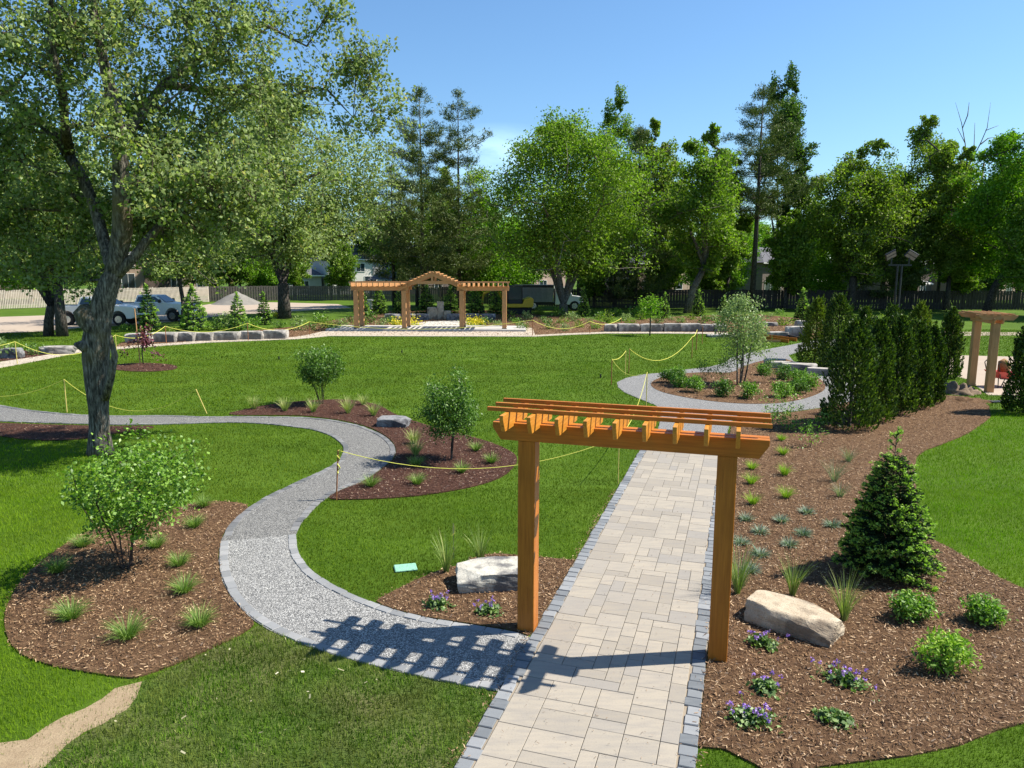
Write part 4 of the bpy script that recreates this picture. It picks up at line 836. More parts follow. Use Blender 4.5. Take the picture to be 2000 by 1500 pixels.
# ================================================================== TREES
def big_maple():
    B = G(197, 887); Y = B.y
    r = empty('maple_tree', B, 0, 'huge old silver maple with a burled grey trunk at the left, nearest to the camera', 'tree')
    def L(x, y, dy=0): p = AT(x, y, Y+dy)-B; return (p.x, p.y, p.z)
    s = Skel()
    tr = [(197, 890, 0, .40), (196, 872, 0, .35), (194, 840, 0, .325), (192, 800, 0, .315), (190, 750, 0, .33), (187, 705, 0, .37), (188, 665, 0, .4), (193, 625, 0, .37), (204, 585, 0, .34), (217, 545, 0, .31), (228, 505, 0, .28)]
    s.line([L(x, y, d) for x, y, d, _ in tr], -1, [q[3]*(.7 if q[1] > 640 else .66) for q in tr])
    def limb(P): s.line([L(x, y, d) for x, y, d, _ in P], None, [q[3] for q in P])
    limb([(240, 450, -.1, .185), (238, 390, -.2, .17), (236, 330, -.3, .16), (232, 270, -.4, .145), (222, 200, -.5, .125), (206, 130, -.5, .105), (190, 60, -.5, .1), (176, 0, -.5, .085), (168, -80, -.4, .06), (175, -170, 0, .03)])
    limb([(222, 530, 0, .15), (205, 470, .2, .125), (184, 400, .4, .12), (160, 345, .5, .12), (130, 295, .5, .12), (95, 250, .5, .125), (50, 215, .4, .1), (5, 188, .2, .085), (-60, 150, 0, .06), (-130, 90, 0, .04)])
    limb([(232, 535, 0, .12), (262, 503, 0, .11), (285, 474, .1, .105), (310, 442, .3, .09), (345, 412, .4, .08), (400, 398, .5, .07), (455, 388, .8, .06), (505, 380, 1.2, .05), (560, 366, 1.6, .04), (640, 330, 2, .025)])
    limb([(236, 262, -.4, .15), (262, 240, -.1, .12), (290, 205, .2, .11), (320, 165, .6, .1), (352, 140, 1, .09), (400, 110, 1.4, .07), (440, 60, 1.6, .055), (460, -20, 1.6, .035)])
    limb([(135, 300, .5, .14), (128, 240, 0, .1), (122, 180, -.5, .085), (104, 110, -.9, .075), (96, 40, -1, .06), (100, -50, -1, .04)])
    limb([(320, 165, .6, .1), (390, 175, 1.4, .07), (480, 170, 2, .055), (570, 165, 2.4, .04), (640, 175, 2.6, .028), (690, 230, 2.6, .02), (695, 150, 2.6, .015)])
    limb([(440, 60, 1.6, .05), (520, 50, 2.1, .035), (600, 90, 2.4, .025), (640, 30, 2.4, .012)])
    limb([(205, 775, -.1, .1), (217, 735, -.2, .08), (222, 695, -.25, .07), (218, 655, -.28, .06)])
    limb([(180, 672, -.1, .2), (160, 676, -.2, .13), (143, 672, -.3, .05)])
    limb([(186, 640, 0, .3), (172, 622, -.08, .27), (166, 606, -.1, .24), (164, 594, -.1, .14)])
    lob = [(40, 60, -1, 150, 130, 34), (60, 330, .6, 130, 110, 34), (190, 140, .9, 130, 130, 36), (330, 50, .5, 140, 90, 34), (330, 240, .7, 110, 100, 32), (450, 110, 1.2, 100, 90, 22), (470, 270, 1, 110, 90, 22), (330, 370, .6, 110, 70, 30), (535, 60, 2, 40, 60, 5), (560, 180, 2.2, 80, 60, 11), (695, 175, 2.6, 45, 90, 14), (740, 215, 2.6, 30, 50, 6), (640, 130, 2.6, 60, 50, 6), (635, 30, 2.4, 30, 45, 6), (80, 450, 1, 120, 60, 26), (420, 400, 0, 110, 60, 24), (560, 330, 1, 110, 80, 12), (0, 200, -1, 110, 120, 24), (150, -90, -1, 160, 80, 14), (430, -60, 1.5, 140, 60, 12), (240, 330, 1.6, 100, 100, 14), (190, 545, .5, 40, 30, 5), (40, 540, .5, 60, 40, 8), (400, 470, .5, 60, 40, 8), (130, 420, 1.5, 80, 60, 10), (-90, 300, 0, 80, 200, 22), (35, 640, -2.4, 40, 25, 3), (255, 440, 1.2, 90, 50, 12), (330, 460, 1, 60, 40, 8), (330, 400, -1, 60, 40, 9), (440, 370, -.6, 80, 50, 14), (280, 330, -1.2, 40, 60, 7), (200, 250, -1.4, 50, 60, 8), (170, 60, -1.2, 60, 50, 8)]
    C = []
    for x, y, d, rx, ry, n in lob:
        c = np.array(L(x, y, d)); k = (Y+d)/FPX; C.append(ell_pts(n, c, (rx*k, min(rx, ry)*k*.9, ry*k), .15))
    C = np.concatenate(C)
    keep = np.array([not ((abs(c[0]) < .8) and c[2] < 3.2) for c in C]); C = C[keep]
    s.grow(C, .5, minz=3.6, up=.25)
    s.mesh('trunk', M['bark'], .006, .4, r, k=6, bumps=.05, kmain=14)
    # twigs carry the leaves: three sub-clusters per tip, slightly drooping
    K = 5; st = np.repeat(C, K, 0)+RNG.normal(0, .1, (len(C)*K, 3)); td = unit(RNG.normal(0, 1, st.shape)+np.array([.15, 0, .45])); tl_ = RNG.uniform(.3, .95, (len(st), 1)); en = st+td*tl_; n = 60000
    tb = MB()
    for a, b_ in zip(np.repeat(C, K, 0)[::1], en): tb.tube([tuple(a), tuple((a+b_)/2+RNG.normal(0, .03, 3)), tuple(b_)], [.007, .005, .002], 3, cap=False)
    tb.build('twigs', M['bark_twig'], r)
    ix = RNG.integers(0, len(st), n); t_ = RNG.random((n, 1))**.8; P = st[ix]*(1-t_)+en[ix]*t_+np.clip(RNG.normal(0, 1, (n, 3)), -2, 2)*.075
    quads('crown', leaf_np(P, .095, .066, bias=(.1, 0, -.25), nb=.35, fold=.2), M['leaf_maple'], r)
    return r
big_maple()

def auto_tree(name, loc, H, Wd, cb, mat, label, cat='tree', group=None, leaf=.25, nleaf=19000, ncl=260, trunk=.28, forks=4, fork_h=.2, nl=11, lean=(0, 0), barkm='bark_dark', cl=.5, env=.62, seed=None, tops=0.0):
    """deciduous tree: forked trunk, crown made of irregular lobes"""
    r = empty(name, loc, 0, label, cat, group); s = Skel(); R = Wd/2
    fh = H*fork_h; s.line([(0, 0, -.05), (lean[0]*.3, lean[1]*.3, fh*.5), (lean[0], lean[1], fh)], -1, [trunk*1.15, trunk*.95, trunk*.85])
    root = len(s.p)-1; cen = []
    zc0, zc1 = H*cb, H
    for i in range(nl):
        f = (i+.5)/nl; z = zc0+(zc1-zc0)*f; prof = math.sin(math.pi*min(1, max(0.12, (f*.86+.1))))**.7
        a = i*2.4+RNG.normal(0, .5); rr_ = R*prof*env*RNG.uniform(.5, 1.0)
        cen.append((lean[0]+math.cos(a)*rr_, lean[1]+math.sin(a)*rr_, z, R*prof*RNG.uniform(.42, .62)))
    order = RNG.permutation(nl)[:forks]
    for j in order:
        x, y, z, q = cen[j]; s.line([tuple(s.p[root]), (lean[0]+(x-lean[0])*.35, lean[1]+(y-lean[1])*.35, fh+(z-fh)*.45), (x, y, max(z, fh+.8))], root, [trunk*.6, trunk*.42, trunk*.2])
    C = []
    A_ = []; Q_ = []
    for x, y, z, q in cen:
        n = max(6, int(ncl*(q/R)**1.3/nl*2.3)); inner = np.array([lean[0]+(x-lean[0])*.75, lean[1]+(y-lean[1])*.75, z-q*.35]); d = unit(RNG.normal(0, 1, (n, 3))+np.array([(x-lean[0])/R, (y-lean[1])/R, .55])*.75)
        L_ = q*RNG.uniform(.65, 1.35, (n, 1)); A_.append(inner+d*L_*.15); C.append(inner+d*L_*np.array([1, 1, .95])); Q_.append(np.full(n, q))
    A_ = np.concatenate(A_); C = np.concatenate(C); Q_ = np.concatenate(Q_); k = C[:, 2] > H*cb*.75; A_, C, Q_ = A_[k], C[k], Q_[k]; C[:, 2] = np.minimum(C[:, 2], H*(1.0-.04*RNG.random(len(C))))
    s.grow(C, max(.6, H*.06), minz=fh*.9, up=.4); s.mesh('trunk', M[barkm], .018*H/12, trunk, r, k=6, kmain=9)
    wt = RNG.random(len(C))+.25; wt /= wt.sum(); idx = RNG.choice(len(C), nleaf, p=wt)
    t_ = RNG.random((nleaf, 1))**.75; sg = Q_[idx][:, None]*(.1+.16*(1-t_)); sub = A_[idx]*(1-t_)+C[idx]*t_+np.clip(RNG.normal(0, 1, (nleaf, 3)), -1.9, 1.9)*sg*np.array([1, 1, .8])
    if tops: 
        k = RNG.random(nleaf) < tops; hi = C[idx][:, 2] > H*.75; sub[k & hi] += np.stack([np.zeros((k & hi).sum())]*2+[RNG.random((k & hi).sum())*H*.08], 1)
    quads('crown', leaf_np(sub, leaf, leaf*.66, bias=(0, 0, -.1), nb=.4), M[mat], r); return r
def pine(name, loc, H, Wd, cb, label, mat='needle_pine', nlev=16, group=None, trunk=.22, cat='tree', irregular=.35, n_need=34, need=(.3, .055), sweep=.25, ragged=True):
    r = empty(name, loc, RNG.random()*6, label, cat, group); b = MB()
    b.tube([(0, 0, -.05), (.05, 0, H*.5), (0, 0, H*.99)], [trunk, trunk*.6, .02], 8)
    C = []; D = []
    for i in range(nlev):
        f = i/(nlev-1); z = H*(cb+(0.97-cb)*f); m = RNG.integers(3, 6); z += RNG.normal(0, H*.012)
        prof = (1-f)**.7*(.55+.45*min(1, f*4+.3))
        for j in range(m):
            a = 2*math.pi*j/m+RNG.random()*1.3; l = Wd/2*prof*RNG.uniform(1-irregular*1.8, 1.35)+.3; d = np.array([math.cos(a), math.sin(a), 0]); sweep_ = sweep*RNG.uniform(.2, 2.2)
            P = [np.array([0, 0, z])+d*l*t+np.array([0, 0, l*sweep_*(t**2)-(l*.05*t)]) for t in (0, .35, .7, 1)]
            b.tube([tuple(p) for p in P], [trunk*.22*(1-f*.7), trunk*.15*(1-f*.7), .02, .008], 4, cap=False)
            k = max(3, int(l*4.5))
            for q in range(k):
                t = .28+.72*(q+RNG.random())/k; base = np.array([0, 0, z])+d*l*t+np.array([0, 0, l*sweep_*t*t]); side = np.array([-d[1], d[0], 0])
                c = base+side*RNG.normal(0, .22*l*(1.15-t)+.08)+np.array([0, 0, RNG.normal(.12, .2)])
                C.append(np.tile(c, (n_need, 1))+RNG.normal(0, .2, (n_need, 3))*np.array([1, 1, .75])); D.append(np.tile(unit(d*.7+np.array([0, 0, .6])), (n_need, 1)))
    b.build('trunk', M['bark_dark'], r, smooth=True)
    C = np.concatenate(C); D = np.concatenate(D); quads('needles', leaf_np(C, need[0], need[1], spread=.75, D=D), M[mat], r); return r

def px_h(p, yb, yt): return (yb-yt)*p.y/FPX*1.012
TREES = []
def put(x, yb, yt, wpx, kind, label, **k):
    p = G(x, yb); H = px_h(p, yb, yt); W = wpx*p.y/FPX*1.3; k['nleaf'] = int(k.get('nleaf', 14000)*2.3) if kind != 'pine' else 0
    if kind == 'pine': k.pop('nleaf')
    
    if kind == 'pine': return pine('pine_tree', p, H, W, k.pop('cb', .3), label, group='trees along the back fence', **k)
    return auto_tree('maple_tree' if kind != 'poplar' else 'poplar_tree', p, H, W, k.pop('cb', .25), k.pop('mat', 'leaf_mid'), label, group='trees along the back fence', **k)
T = {}
T['d'] = put(556, 622, 205, 400, 'maple', 'broad maple with a thick trunk standing by the gravel lot, left of the pergola', mat='leaf_maple', trunk=.5, forks=5, fork_h=.16, nleaf=22000, ncl=210, cb=.3, leaf=.24, nl=14)
T['a'] = put(95, 656, 250, 330, 'maple', 'forked maple at the far left, left trunk of the pair behind the huge maple', mat='leaf_maple', trunk=.27, forks=4, fork_h=.14, nleaf=14000, leaf=.19, cb=.32, lean=(.3, 0))
T['a2'] = put(122, 657, 330, 200, 'maple', 'short thick leaning trunk with low leafy crown beside the forked maple', mat='leaf_maple', trunk=.3, forks=3, fork_h=.3, nleaf=7000, leaf=.19, cb=.4)
T['b'] = put(362, 640, 380, 190, 'maple', 'small maple with a slender V shaped trunk behind the white pickup', mat='leaf_maple', trunk=.24, forks=2, fork_h=.13, nleaf=7000, leaf=.2, cb=.42)
T['p1'] = put(826, 606, 198, 190, 'pine', 'tall pine with open ragged branches behind the pergola, leftmost of the pair', cb=.12, nlev=20)
T['p2'] = put(898, 604, 206, 180, 'pine', 'tall narrow pine behind the pergola, rightmost of the pair', cb=.14, nlev=19)
T['p3'] = put(770, 600, 330, 90, 'pine', 'shorter pine at the left of the two tall ones', cb=.2, nlev=12)
T['m6'] = put(940, 600, 395, 175, 'maple', 'light green round maple crown just right of the pergola gable', mat='leaf_bright', trunk=.2, nleaf=11000, cb=.18)
T['m6b'] = put(815, 598, 400, 130, 'maple', 'leafy maple between the two tall pines', mat='leaf_mid', trunk=.2, nleaf=8000, cb=.3)
T['m7'] = put(1100, 616, 250, 330, 'maple', 'large spreading maple with several pale stems right of the pergola', mat='leaf_mid', trunk=.42, forks=5, fork_h=.06, nleaf=30000, ncl=240, cb=.27, leaf=.22, nl=15, barkm='bark')
T['pop'] = put(1192, 590, 212, 95, 'poplar', 'pointed poplar top rising behind the large spreading maple', mat='leaf_mid', nleaf=9000, cb=.25, tops=.5)
T['c9'] = put(1240, 603, 262, 120, 'pine', 'dense dark evergreen between the spreading maple and the leaning tree', cb=.08, nlev=20, mat='needle_pine', irregular=.2)
T['m9'] = put(1262, 600, 255, 130, 'maple', 'olive green maple right of the dense evergreen', mat='leaf_olive', nleaf=10000, cb=.3, trunk=.2)
T['c8'] = put(1200, 600, 420, 120, 'pine', 'low dark evergreen mass behind the spreading maple stems', cb=.06, nlev=12, mat='needle')
T['m10'] = put(1342, 612, 262, 170, 'maple', 'thin topped maple with a leaning trunk left of the tallest pine', mat='leaf_mid', nleaf=12000, cb=.25, lean=(1.4, 0), trunk=.34, fork_h=.25, barkm='bark')
T['pp'] = put(1512, 596, 178, 110, 'poplar', 'tallest tree, a poplar with dense dark leaves just behind the tallest pine', mat='leaf_dark', nleaf=17000, cb=.38, tops=.4)
T['pm'] = put(1468, 606, 190, 165, 'pine', 'tallest pine with a long bare trunk in the middle right of the row', cb=.42, nlev=15, trunk=.32, irregular=.25)
T['m12'] = put(1532, 604, 415, 100, 'maple', 'bright low maple right of the bare pine trunk', mat='leaf_mid', nleaf=9000, cb=.2, trunk=.18)
T['m11'] = put(1420, 604, 320, 80, 'maple', 'narrow maple left of the bare pine trunk', mat='leaf_mid', nleaf=8000, cb=.15, trunk=.2)
T['m13'] = put(1662, 606, 288, 190, 'maple', 'rounded olive maple behind the near evergreen hedge', mat='leaf_olive', nleaf=15000, cb=.22, trunk=.4, fork_h=.2)
T['p14'] = put(1722, 604, 385, 120, 'pine', 'hazy soft needled pine beside the flood light pole', cb=.12, nlev=14, mat='needle_pine')
T['m15'] = put(1778, 602, 252, 150, 'maple', 'ragged topped maple above the flood light pole', mat='leaf_olive', nleaf=11000, cb=.3, trunk=.24)
T['m16'] = put(1848, 606, 300, 150, 'maple', 'airy maple left of the dead leafless crown', mat='leaf_olive', nleaf=11000, cb=.2, trunk=.25)
T['m17'] = put(1925, 612, 262, 210, 'maple', 'wide maple with a leaning dark trunk near the right edge', mat='leaf_bright', nleaf=16000, cb=.2, trunk=.36, lean=(2.2, 0), fork_h=.3)
T['m18'] = put(2060, 620, 290, 240, 'maple', 'maple cut by the right edge of the photo', mat='leaf_mid', nleaf=13000, cb=.18, trunk=.3)
T['m19'] = put(1985, 600, 330, 160, 'maple', 'darker maple behind the wide leaning one at the right edge', mat='leaf_dark', nleaf=9000, cb=.1, trunk=.3)
def dead_tree():
    p = G(1890, 600); k = p.y/FPX; r = empty('dead_tree', p, 0, 'dead leafless grey tree standing above the crowns at the right', 'tree')
    s = Skel(); s.line([(0, 0, 0), (0, 0, 8), (.2, 0, (600-330)*k)], -1, [.2, .16, .1])
    for P in ([(1890, 330), (1885, 280), (1878, 240), (1866, 200)], [(1880, 250), (1890, 225), (1893, 200)], [(1892, 325), (1915, 280), (1928, 250), (1935, 200)], [(1925, 255), (1950, 245)], [(1885, 280), (1870, 250)], [(1890, 330), (1902, 300), (1904, 240)], [(1915, 282), (1930, 270), (1945, 268)]):
        s.line([tuple(AT(x, y, p.y)-p) for x, y in P], None, [.07, .05, .035, .02][:len(P)])
    s.mesh('trunk', M['bark'], .02, .2, r, k=5)
dead_tree()
# gap fillers: a second line of trees beyond the fence, copies of the ones above
def again(key, x, yb, s, label, rz=1.0, dy=0):
    o = copy_tree(T[key]); p = G(x, yb); p.y += dy; p.x += dy*p.x/p.y*0; o.location = p; o.scale = (s*random.uniform(.95, 1.05), s, s); o.rotation_euler = (0, 0, rz); o['label'] = label; o['group'] = 'trees beyond the fence'; return o
for i, (key, x, yb, s, lab) in enumerate([('m13', -60, 600, .8, 'distant maple at the far left beyond the picket fence'), ('m6', 60, 592, 1.0, 'distant light maple beyond the timber deck house'), ('m16', 200, 585, .9, 'distant maple behind the brick house'), ('m13', 330, 583, .8, 'distant maple rising over the brick house'), ('m9', 450, 580, 1.0, 'distant maple behind the gravel heap'), ('m16', 640, 572, 1.0, 'distant maple over the grey hip roofs'), ('m10', 720, 574, 1.0, 'distant maple behind the white house'), ('m15', 860, 580, .95, 'distant maple seen through the pine trunks'), ('m6', 1010, 582, 1.0, 'distant maple over the pink brick house'), ('m13', 1130, 584, .8, 'distant maple seen between the pale stems'), ('m9', 1300, 588, .9, 'distant maple left of the leaning trunk'), ('m6', 1400, 590, .9, 'distant maple left of the bare pine trunk, beyond the fence'), ('m16', 1560, 590, 1.0, 'distant maple behind the patio umbrella'), ('m10', 1720, 590, .9, 'distant maple behind the flood lights'), ('m9', 1830, 592, 1.0, 'distant maple beyond the fence near the dead tree'), ('m6', 1900, 594, 1.1, 'distant low maple beyond the fence under the dead tree'), ('m13', 2080, 595, 1.0, 'distant maple beyond the fence cut by the right edge'), ('m12', 1160, 601, .7, 'small leafy maple before the fence right of the dump truck'), ('m12', 1385, 600, .8, 'small leafy maple before the fence, right of the leaning trunk'), ('m12', 1760, 603, .8, 'small leafy maple before the fence below the flood lights'), ('m12', 662, 586, .85, 'leafy maple by the board fence before the white house'), ('m12', 425, 585, .95, 'leafy maple beyond the fence right of the brick house'), ('m12', 470, 584, 1.1, 'leafy maple beyond the fence above the gravel heap'), ('m6', 520, 583, .9, 'round maple beyond the fence left of the thick trunk'), ('m12', 575, 583, .9, 'leafy maple beyond the fence right of the thick trunk'), ('m12', 1290, 601, .8, 'leafy maple by the dark fence before the pale house'), ('m12', 1880, 604, .9, 'small leafy maple before the fence under the dead tree'), ('m6', 1600, 600, .75, 'small leafy maple before the fence left of the hedge')]):
    again(key, x, yb, s, lab, i*1.3)
for i, (key, x, s, lab) in enumerate([('m13', 130, .9, 'far tree line maple behind the left roofs'), ('m9', 265, 1.0, 'far tree line maple between the brick house and the deck house'), ('m13', 420, .75, 'far tree line maple right of the brick house'), ('m6', 500, 1.1, 'far tree line round maple behind the thick maple trunk'), ('m16', 560, .8, 'far tree line maple left of the grey house'), ('m6', 610, 1.2, 'far tree line round maple above the grey house'), ('m13', 760, .8, 'far tree line maple right of the white house'), ('m9', 950, .9, 'far tree line maple right of the pergola'), ('m6', 1070, 1.2, 'far tree line round maple behind the pink house'), ('m16', 1215, .9, 'far tree line maple behind the dense evergreen'), ('m13', 1350, .8, 'far tree line maple behind the pale house'), ('m6', 1460, 1.3, 'far tree line round maple behind the bare pine trunk'), ('m9', 1620, .9, 'far tree line maple behind the dull brown house'), ('m6', 1690, 1.2, 'far tree line round maple behind the rounded olive maple'), ('m13', 1790, .9, 'far tree line maple behind the dark brick house'), ('m16', 1960, .9, 'far tree line maple behind the leaning maple')]):
    again(key, x, 568, s, lab, i*.9)

# ================================================================== EVERGREENS
def thuja(loc, H, R, mat, label, n=7000, group='columnar evergreens', lf=(.11, .045)):
    r = empty('columnar_evergreen', loc, RNG.random()*6, label, 'evergreen', group)
    b = MB(); b.tube([(0, 0, 0), (0, 0, H*.5), (0, 0, H*.93)], [.05, .035, .01], 6); b.build('trunk', M['bark_dark'], r)
    z = RNG.random(n)**.9; rr_ = R*np.minimum(1, (1.02-z)**.7*1.6)*(.86+.14*np.sin(z*9+1)); a = RNG.random(n)*2*np.pi
    lump = 1+.13*np.sin(a*3+z*11)+.1*np.sin(a*5-z*17)+.07*np.sin(a*9+z*31)
    q = rr_*lump*(1-.5*RNG.random(n)**2.2); C = np.stack([np.cos(a)*q, np.sin(a)*q, .06+z*H*.97], 1)
    D = np.stack([np.cos(a)*.65, np.sin(a)*.65, np.full(n, .85)], 1)
    C[:, 2] += np.maximum(0, q/np.maximum(rr_*lump, .01)-.9)*.5*RNG.random(n)
    V = leaf_np(C, lf[0], lf[1], spread=.4, D=D, nb=-.2, fold=.1); 
    # branchlet plumes breaking the outline
    m = int(H*40); pa = RNG.random(m)*6.28; pz = RNG.random(m)*.98; pr = R*np.minimum(1, (1.02-pz)**.7*1.6); PC = []; PD = []
    for i in range(m):
        base = np.array([math.cos(pa[i])*pr[i]*.9, math.sin(pa[i])*pr[i]*.9, pz[i]*H]); d = unit(np.array([math.cos(pa[i])*.5, math.sin(pa[i])*.5, 1.])); t = RNG.random(22)[:, None]
        PC.append(base+d*.24*t+RNG.normal(0, .025, (22, 3))*(1.2-t)); PD.append(np.tile(d, (22, 1)))
    V2 = leaf_np(np.concatenate(PC), lf[0]*.8, lf[1]*.8, spread=.35, D=np.concatenate(PD), nb=0)
    quads('foliage', np.concatenate([V, V2]), M[mat], r); return r
for (x, yb, yt, w_, mat, lab) in [(1658, 836, 634, 112, 'thuja', 'columnar evergreen at the near left corner of the hedge'), (1706, 822, 640, 76, 'thuja', 'columnar evergreen second from the near left of the hedge'), (1746, 808, 628, 76, 'thuja', 'columnar evergreen in the middle of the near hedge row'), (1785, 797, 632, 62, 'thuja', 'columnar evergreen second from the right of the near row'), (1813, 788, 640, 50, 'thuja', 'columnar evergreen at the right end of the near row'), (1590, 712, 590, 66, 'thuja_gold', 'yellowish evergreen at the far left end of the hedge'), (1632, 722, 574, 74, 'thuja', 'tallest dark evergreen in the far hedge row'), (1684, 716, 604, 56, 'thuja', 'evergreen behind the near row, below the flood light pole'), (1738, 712, 598, 56, 'thuja', 'evergreen behind the middle of the near row'), (1790, 705, 592, 56, 'thuja_gold', 'yellow tipped evergreen behind the right of the near row'), (1850, 738, 600, 46, 'thuja', 'single evergreen standing apart between the hedge and the small arbor'), (2000, 806, 640, 76, 'thuja', 'dark evergreen cut by the right edge beside the small arbor')]:
    p = G(x, yb); k = p.y/FPX; thuja(p, (yb-yt)*k*random.uniform(1.0, 1.1), w_*k/2*.95, mat, lab, n=6500)
# small spruces
sp0 = fir('spruce_tree', G(292, 647), 2.9, .62, 'dark young spruce in front of the white pickup', nlev=15, nb=10, twl=.3, need=(.11, .04), newf=.06, dens=.28, mat='needle', trunk=.06, group='young spruces')
sp1 = fir('spruce_tree', G(380, 645), 2.9, .8, 'pale tipped young spruce before the V shaped trunk', nlev=15, nb=10, twl=.3, need=(.11, .04), newf=.25, dens=.28, mat='needle_blue', trunk=.06, group='young spruces')
def spr(src, x, yb, yt, wpx, lab):
    o = copy_tree(src); p = G(x, yb); k = p.y/FPX; H = (yb-yt)*k; o.location = p; o.rotation_euler = (0, 0, RNG.random()*6); q = (1.42 if src is sp0 else 1.8); o.scale = (wpx*k/q, wpx*k/q, H/2.9); o['label'] = lab; return o
for a in [(sp1, 466, 645, 573, 40, 'young spruce third from the left, behind the left stone wall'), (sp0, 517, 634, 572, 32, 'young spruce left of the thick maple trunk'), (sp0, 708, 618, 560, 34, 'young spruce behind the left pergola posts'), (sp0, 741, 614, 556, 34, 'young spruce under the left pergola bay'), (sp0, 779, 612, 566, 26, 'young spruce left of the second pergola post'), (sp0, 834, 612, 558, 38, 'young spruce left under the pergola gable'), (sp0, 880, 612, 560, 36, 'young spruce right under the pergola gable'), (sp0, 928, 614, 560, 36, 'young spruce left under the right pergola bay'), (sp0, 968, 614, 562, 34, 'young spruce right under the right pergola bay'), (sp0, 1140, 618, 562, 26, 'narrow young spruce right of the pale stems'), (sp0, 1298, 622, 573, 24, 'young spruce right of the round young tree'), (sp0, 1364, 618, 568, 28, 'young spruce at the foot of the leaning trunk'), (sp0, 1413, 621, 578, 24, 'young spruce just left of the birch crown'), (sp0, 1566, 626, 565, 34, 'young spruce left of the evergreen hedge')]:
    spr(*a)
# --- far bed perennials and shrubs
protos = [shrub('garden_shrub', (0, 0, 0), .45, .03, .6, m, 260, .12, .07, 'x', 'shrub', 'young shrubs in the far beds', stems=4, nclus=16, cr=.12, twig=.006, base=.015) for m in ('shrub', 'birch_leaf', 'shrub_dark', 'leaf_olive')]
SIDE = {}
spots = [(1005, 632), (1030, 625), (1062, 630), (1052, 615), (1090, 618), (1098, 632), (1075, 643), (1120, 628), (1135, 617), (1130, 640), (1160, 617), (1150, 632), (1172, 622), (1185, 630), (1203, 618), (1220, 627), (1237, 618), (1255, 625), (1022, 645), (1105, 647), (1165, 643), (1230, 633), (1285, 632), (1310, 626), (1330, 631), (1350, 625), (1372, 632), (1392, 627), (1402, 634), (1440, 630), (1470, 628), (1505, 620), (1522, 614), (1532, 636), (685, 630), (668, 638), (655, 645), (705, 640), (720, 632), (745, 637), (760, 632), (640, 640), (610, 645), (585, 645), (625, 632), (990, 622), (950, 634), (975, 640), (250, 645), (400, 640), (425, 645), (440, 638), (490, 640), (330, 652), (545, 640), (1580, 650), (1700, 640), (1720, 632), (68, 693), (5, 700)]
for i, (x, y) in enumerate(spots):
    o = protos[i % 4] if i < 4 else copy_tree(protos[(i*7) % 4]); sc = random.uniform(.75, 1.35); o.location = G(x, y); o.scale = (sc, sc, sc*random.uniform(.8, 1.2)); o.rotation_euler = (0, 0, i*1.1)
    side = 'between the pergola and the right stone wall' if 995 < x < 1182 else 'above the right armour stone wall' if 1182 <= x < 1430 else 'on the slope near the birch' if 1430 <= x < 1560 else 'left of the pergola' if 560 < x < 700 else 'behind the pergola' if 700 <= x < 995 else 'near the left armour stone wall' if x < 560 and x > 200 else 'by the dark boulder at the left edge' if x <= 200 else 'behind the evergreen hedge'
    SIDE.setdefault(side, []).append((x, y, o)); o['group'] = 'young shrubs '+side
ORD = ['leftmost', 'second', 'third', 'fourth', 'fifth', 'sixth', 'seventh', 'eighth', 'ninth', 'tenth', 'eleventh', 'twelfth', 'thirteenth', 'fourteenth', 'fifteenth', 'sixteenth', 'seventeenth']
for side, L_ in SIDE.items():
    for k, (x, y, o) in enumerate(sorted(L_, key=lambda q: q[0])): o['label'] = ORD[k]+' young shrub from the left, '+side
for i, (x, y, n) in enumerate([(776, 637, 1), (805, 638, 1), (915, 637, 1), (932, 636, 1), (540, 622, 1)]):
    r = empty('yellow_flowers', G(x, y), 0, ['low yellow flowering plant left of the second pergola post', 'low yellow flowering plant right of the second pergola post', 'low yellow flowering plant right of the third pergola post', 'yellow flowering plant between the two right pergola posts', 'yellow flowering plant at the foot of the thick maple'][i], 'flower')
    C = RNG.normal(0, .28, (260, 3)); C[:, 2] = np.abs(C[:, 2])*.9+.1; quads('blossom', leaf_np(C, .11, .08), M['petal_yellow'], r); C = RNG.normal(0, .3, (120, 3)); C[:, 2] = np.abs(C[:, 2])*.6; quads('foliage', leaf_np(C, .12, .06), M['shrub'], r)
# ================================================================== FENCES, HOUSES
M['picket'] = plain('picket', (0.5, 0.43, 0.36), 0.85, var=.15, sc=3)
M['board'] = plain('board', (0.10, 0.088, 0.075), 0.9, var=.3, sc=4)
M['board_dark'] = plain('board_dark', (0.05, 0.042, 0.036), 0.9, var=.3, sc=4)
def brickmat(name, a, b, mortar, sc=5.0):
    m, t, o = nodes_mat(name); c0 = t.nodes.new('ShaderNodeTexCoord'); mp = t.nodes.new('ShaderNodeMapping'); mp.inputs['Rotation'].default_value = (rad(90), 0, 0); t.links.new(c0.outputs['Object'], mp.inputs[0])
    br = t.nodes.new('ShaderNodeTexBrick'); br.inputs['Scale'].default_value = sc; br.inputs['Color1'].default_value = (*a, 1); br.inputs['Color2'].default_value = (*b, 1); br.inputs['Mortar'].default_value = (*mortar, 1); br.inputs['Mortar Size'].default_value = .015
    t.links.new(mp.outputs[0], br.inputs['Vector']); bsdf(t, o, br.outputs['Color'], .9, 0, .2); return m
M['brick_tan'] = brickmat('brick_tan', (0.36, 0.25, 0.18), (0.42, 0.3, 0.22), (0.4, 0.36, 0.32))
M['brick_brown'] = brickmat('brick_brown', (0.1, 0.07, 0.055), (0.14, 0.1, 0.08), (0.2, 0.18, 0.16))
M['brick_pink'] = brickmat('brick_pink', (0.45, 0.3, 0.25), (0.52, 0.37, 0.31), (0.5, 0.45, 0.4))
M['render_white'] = plain('render_white', (0.62, 0.6, 0.56), .9, var=.06, sc=2)
M['siding_grey'] = plain('siding_grey', (0.3, 0.3, 0.31), .8, var=.08, sc=2)
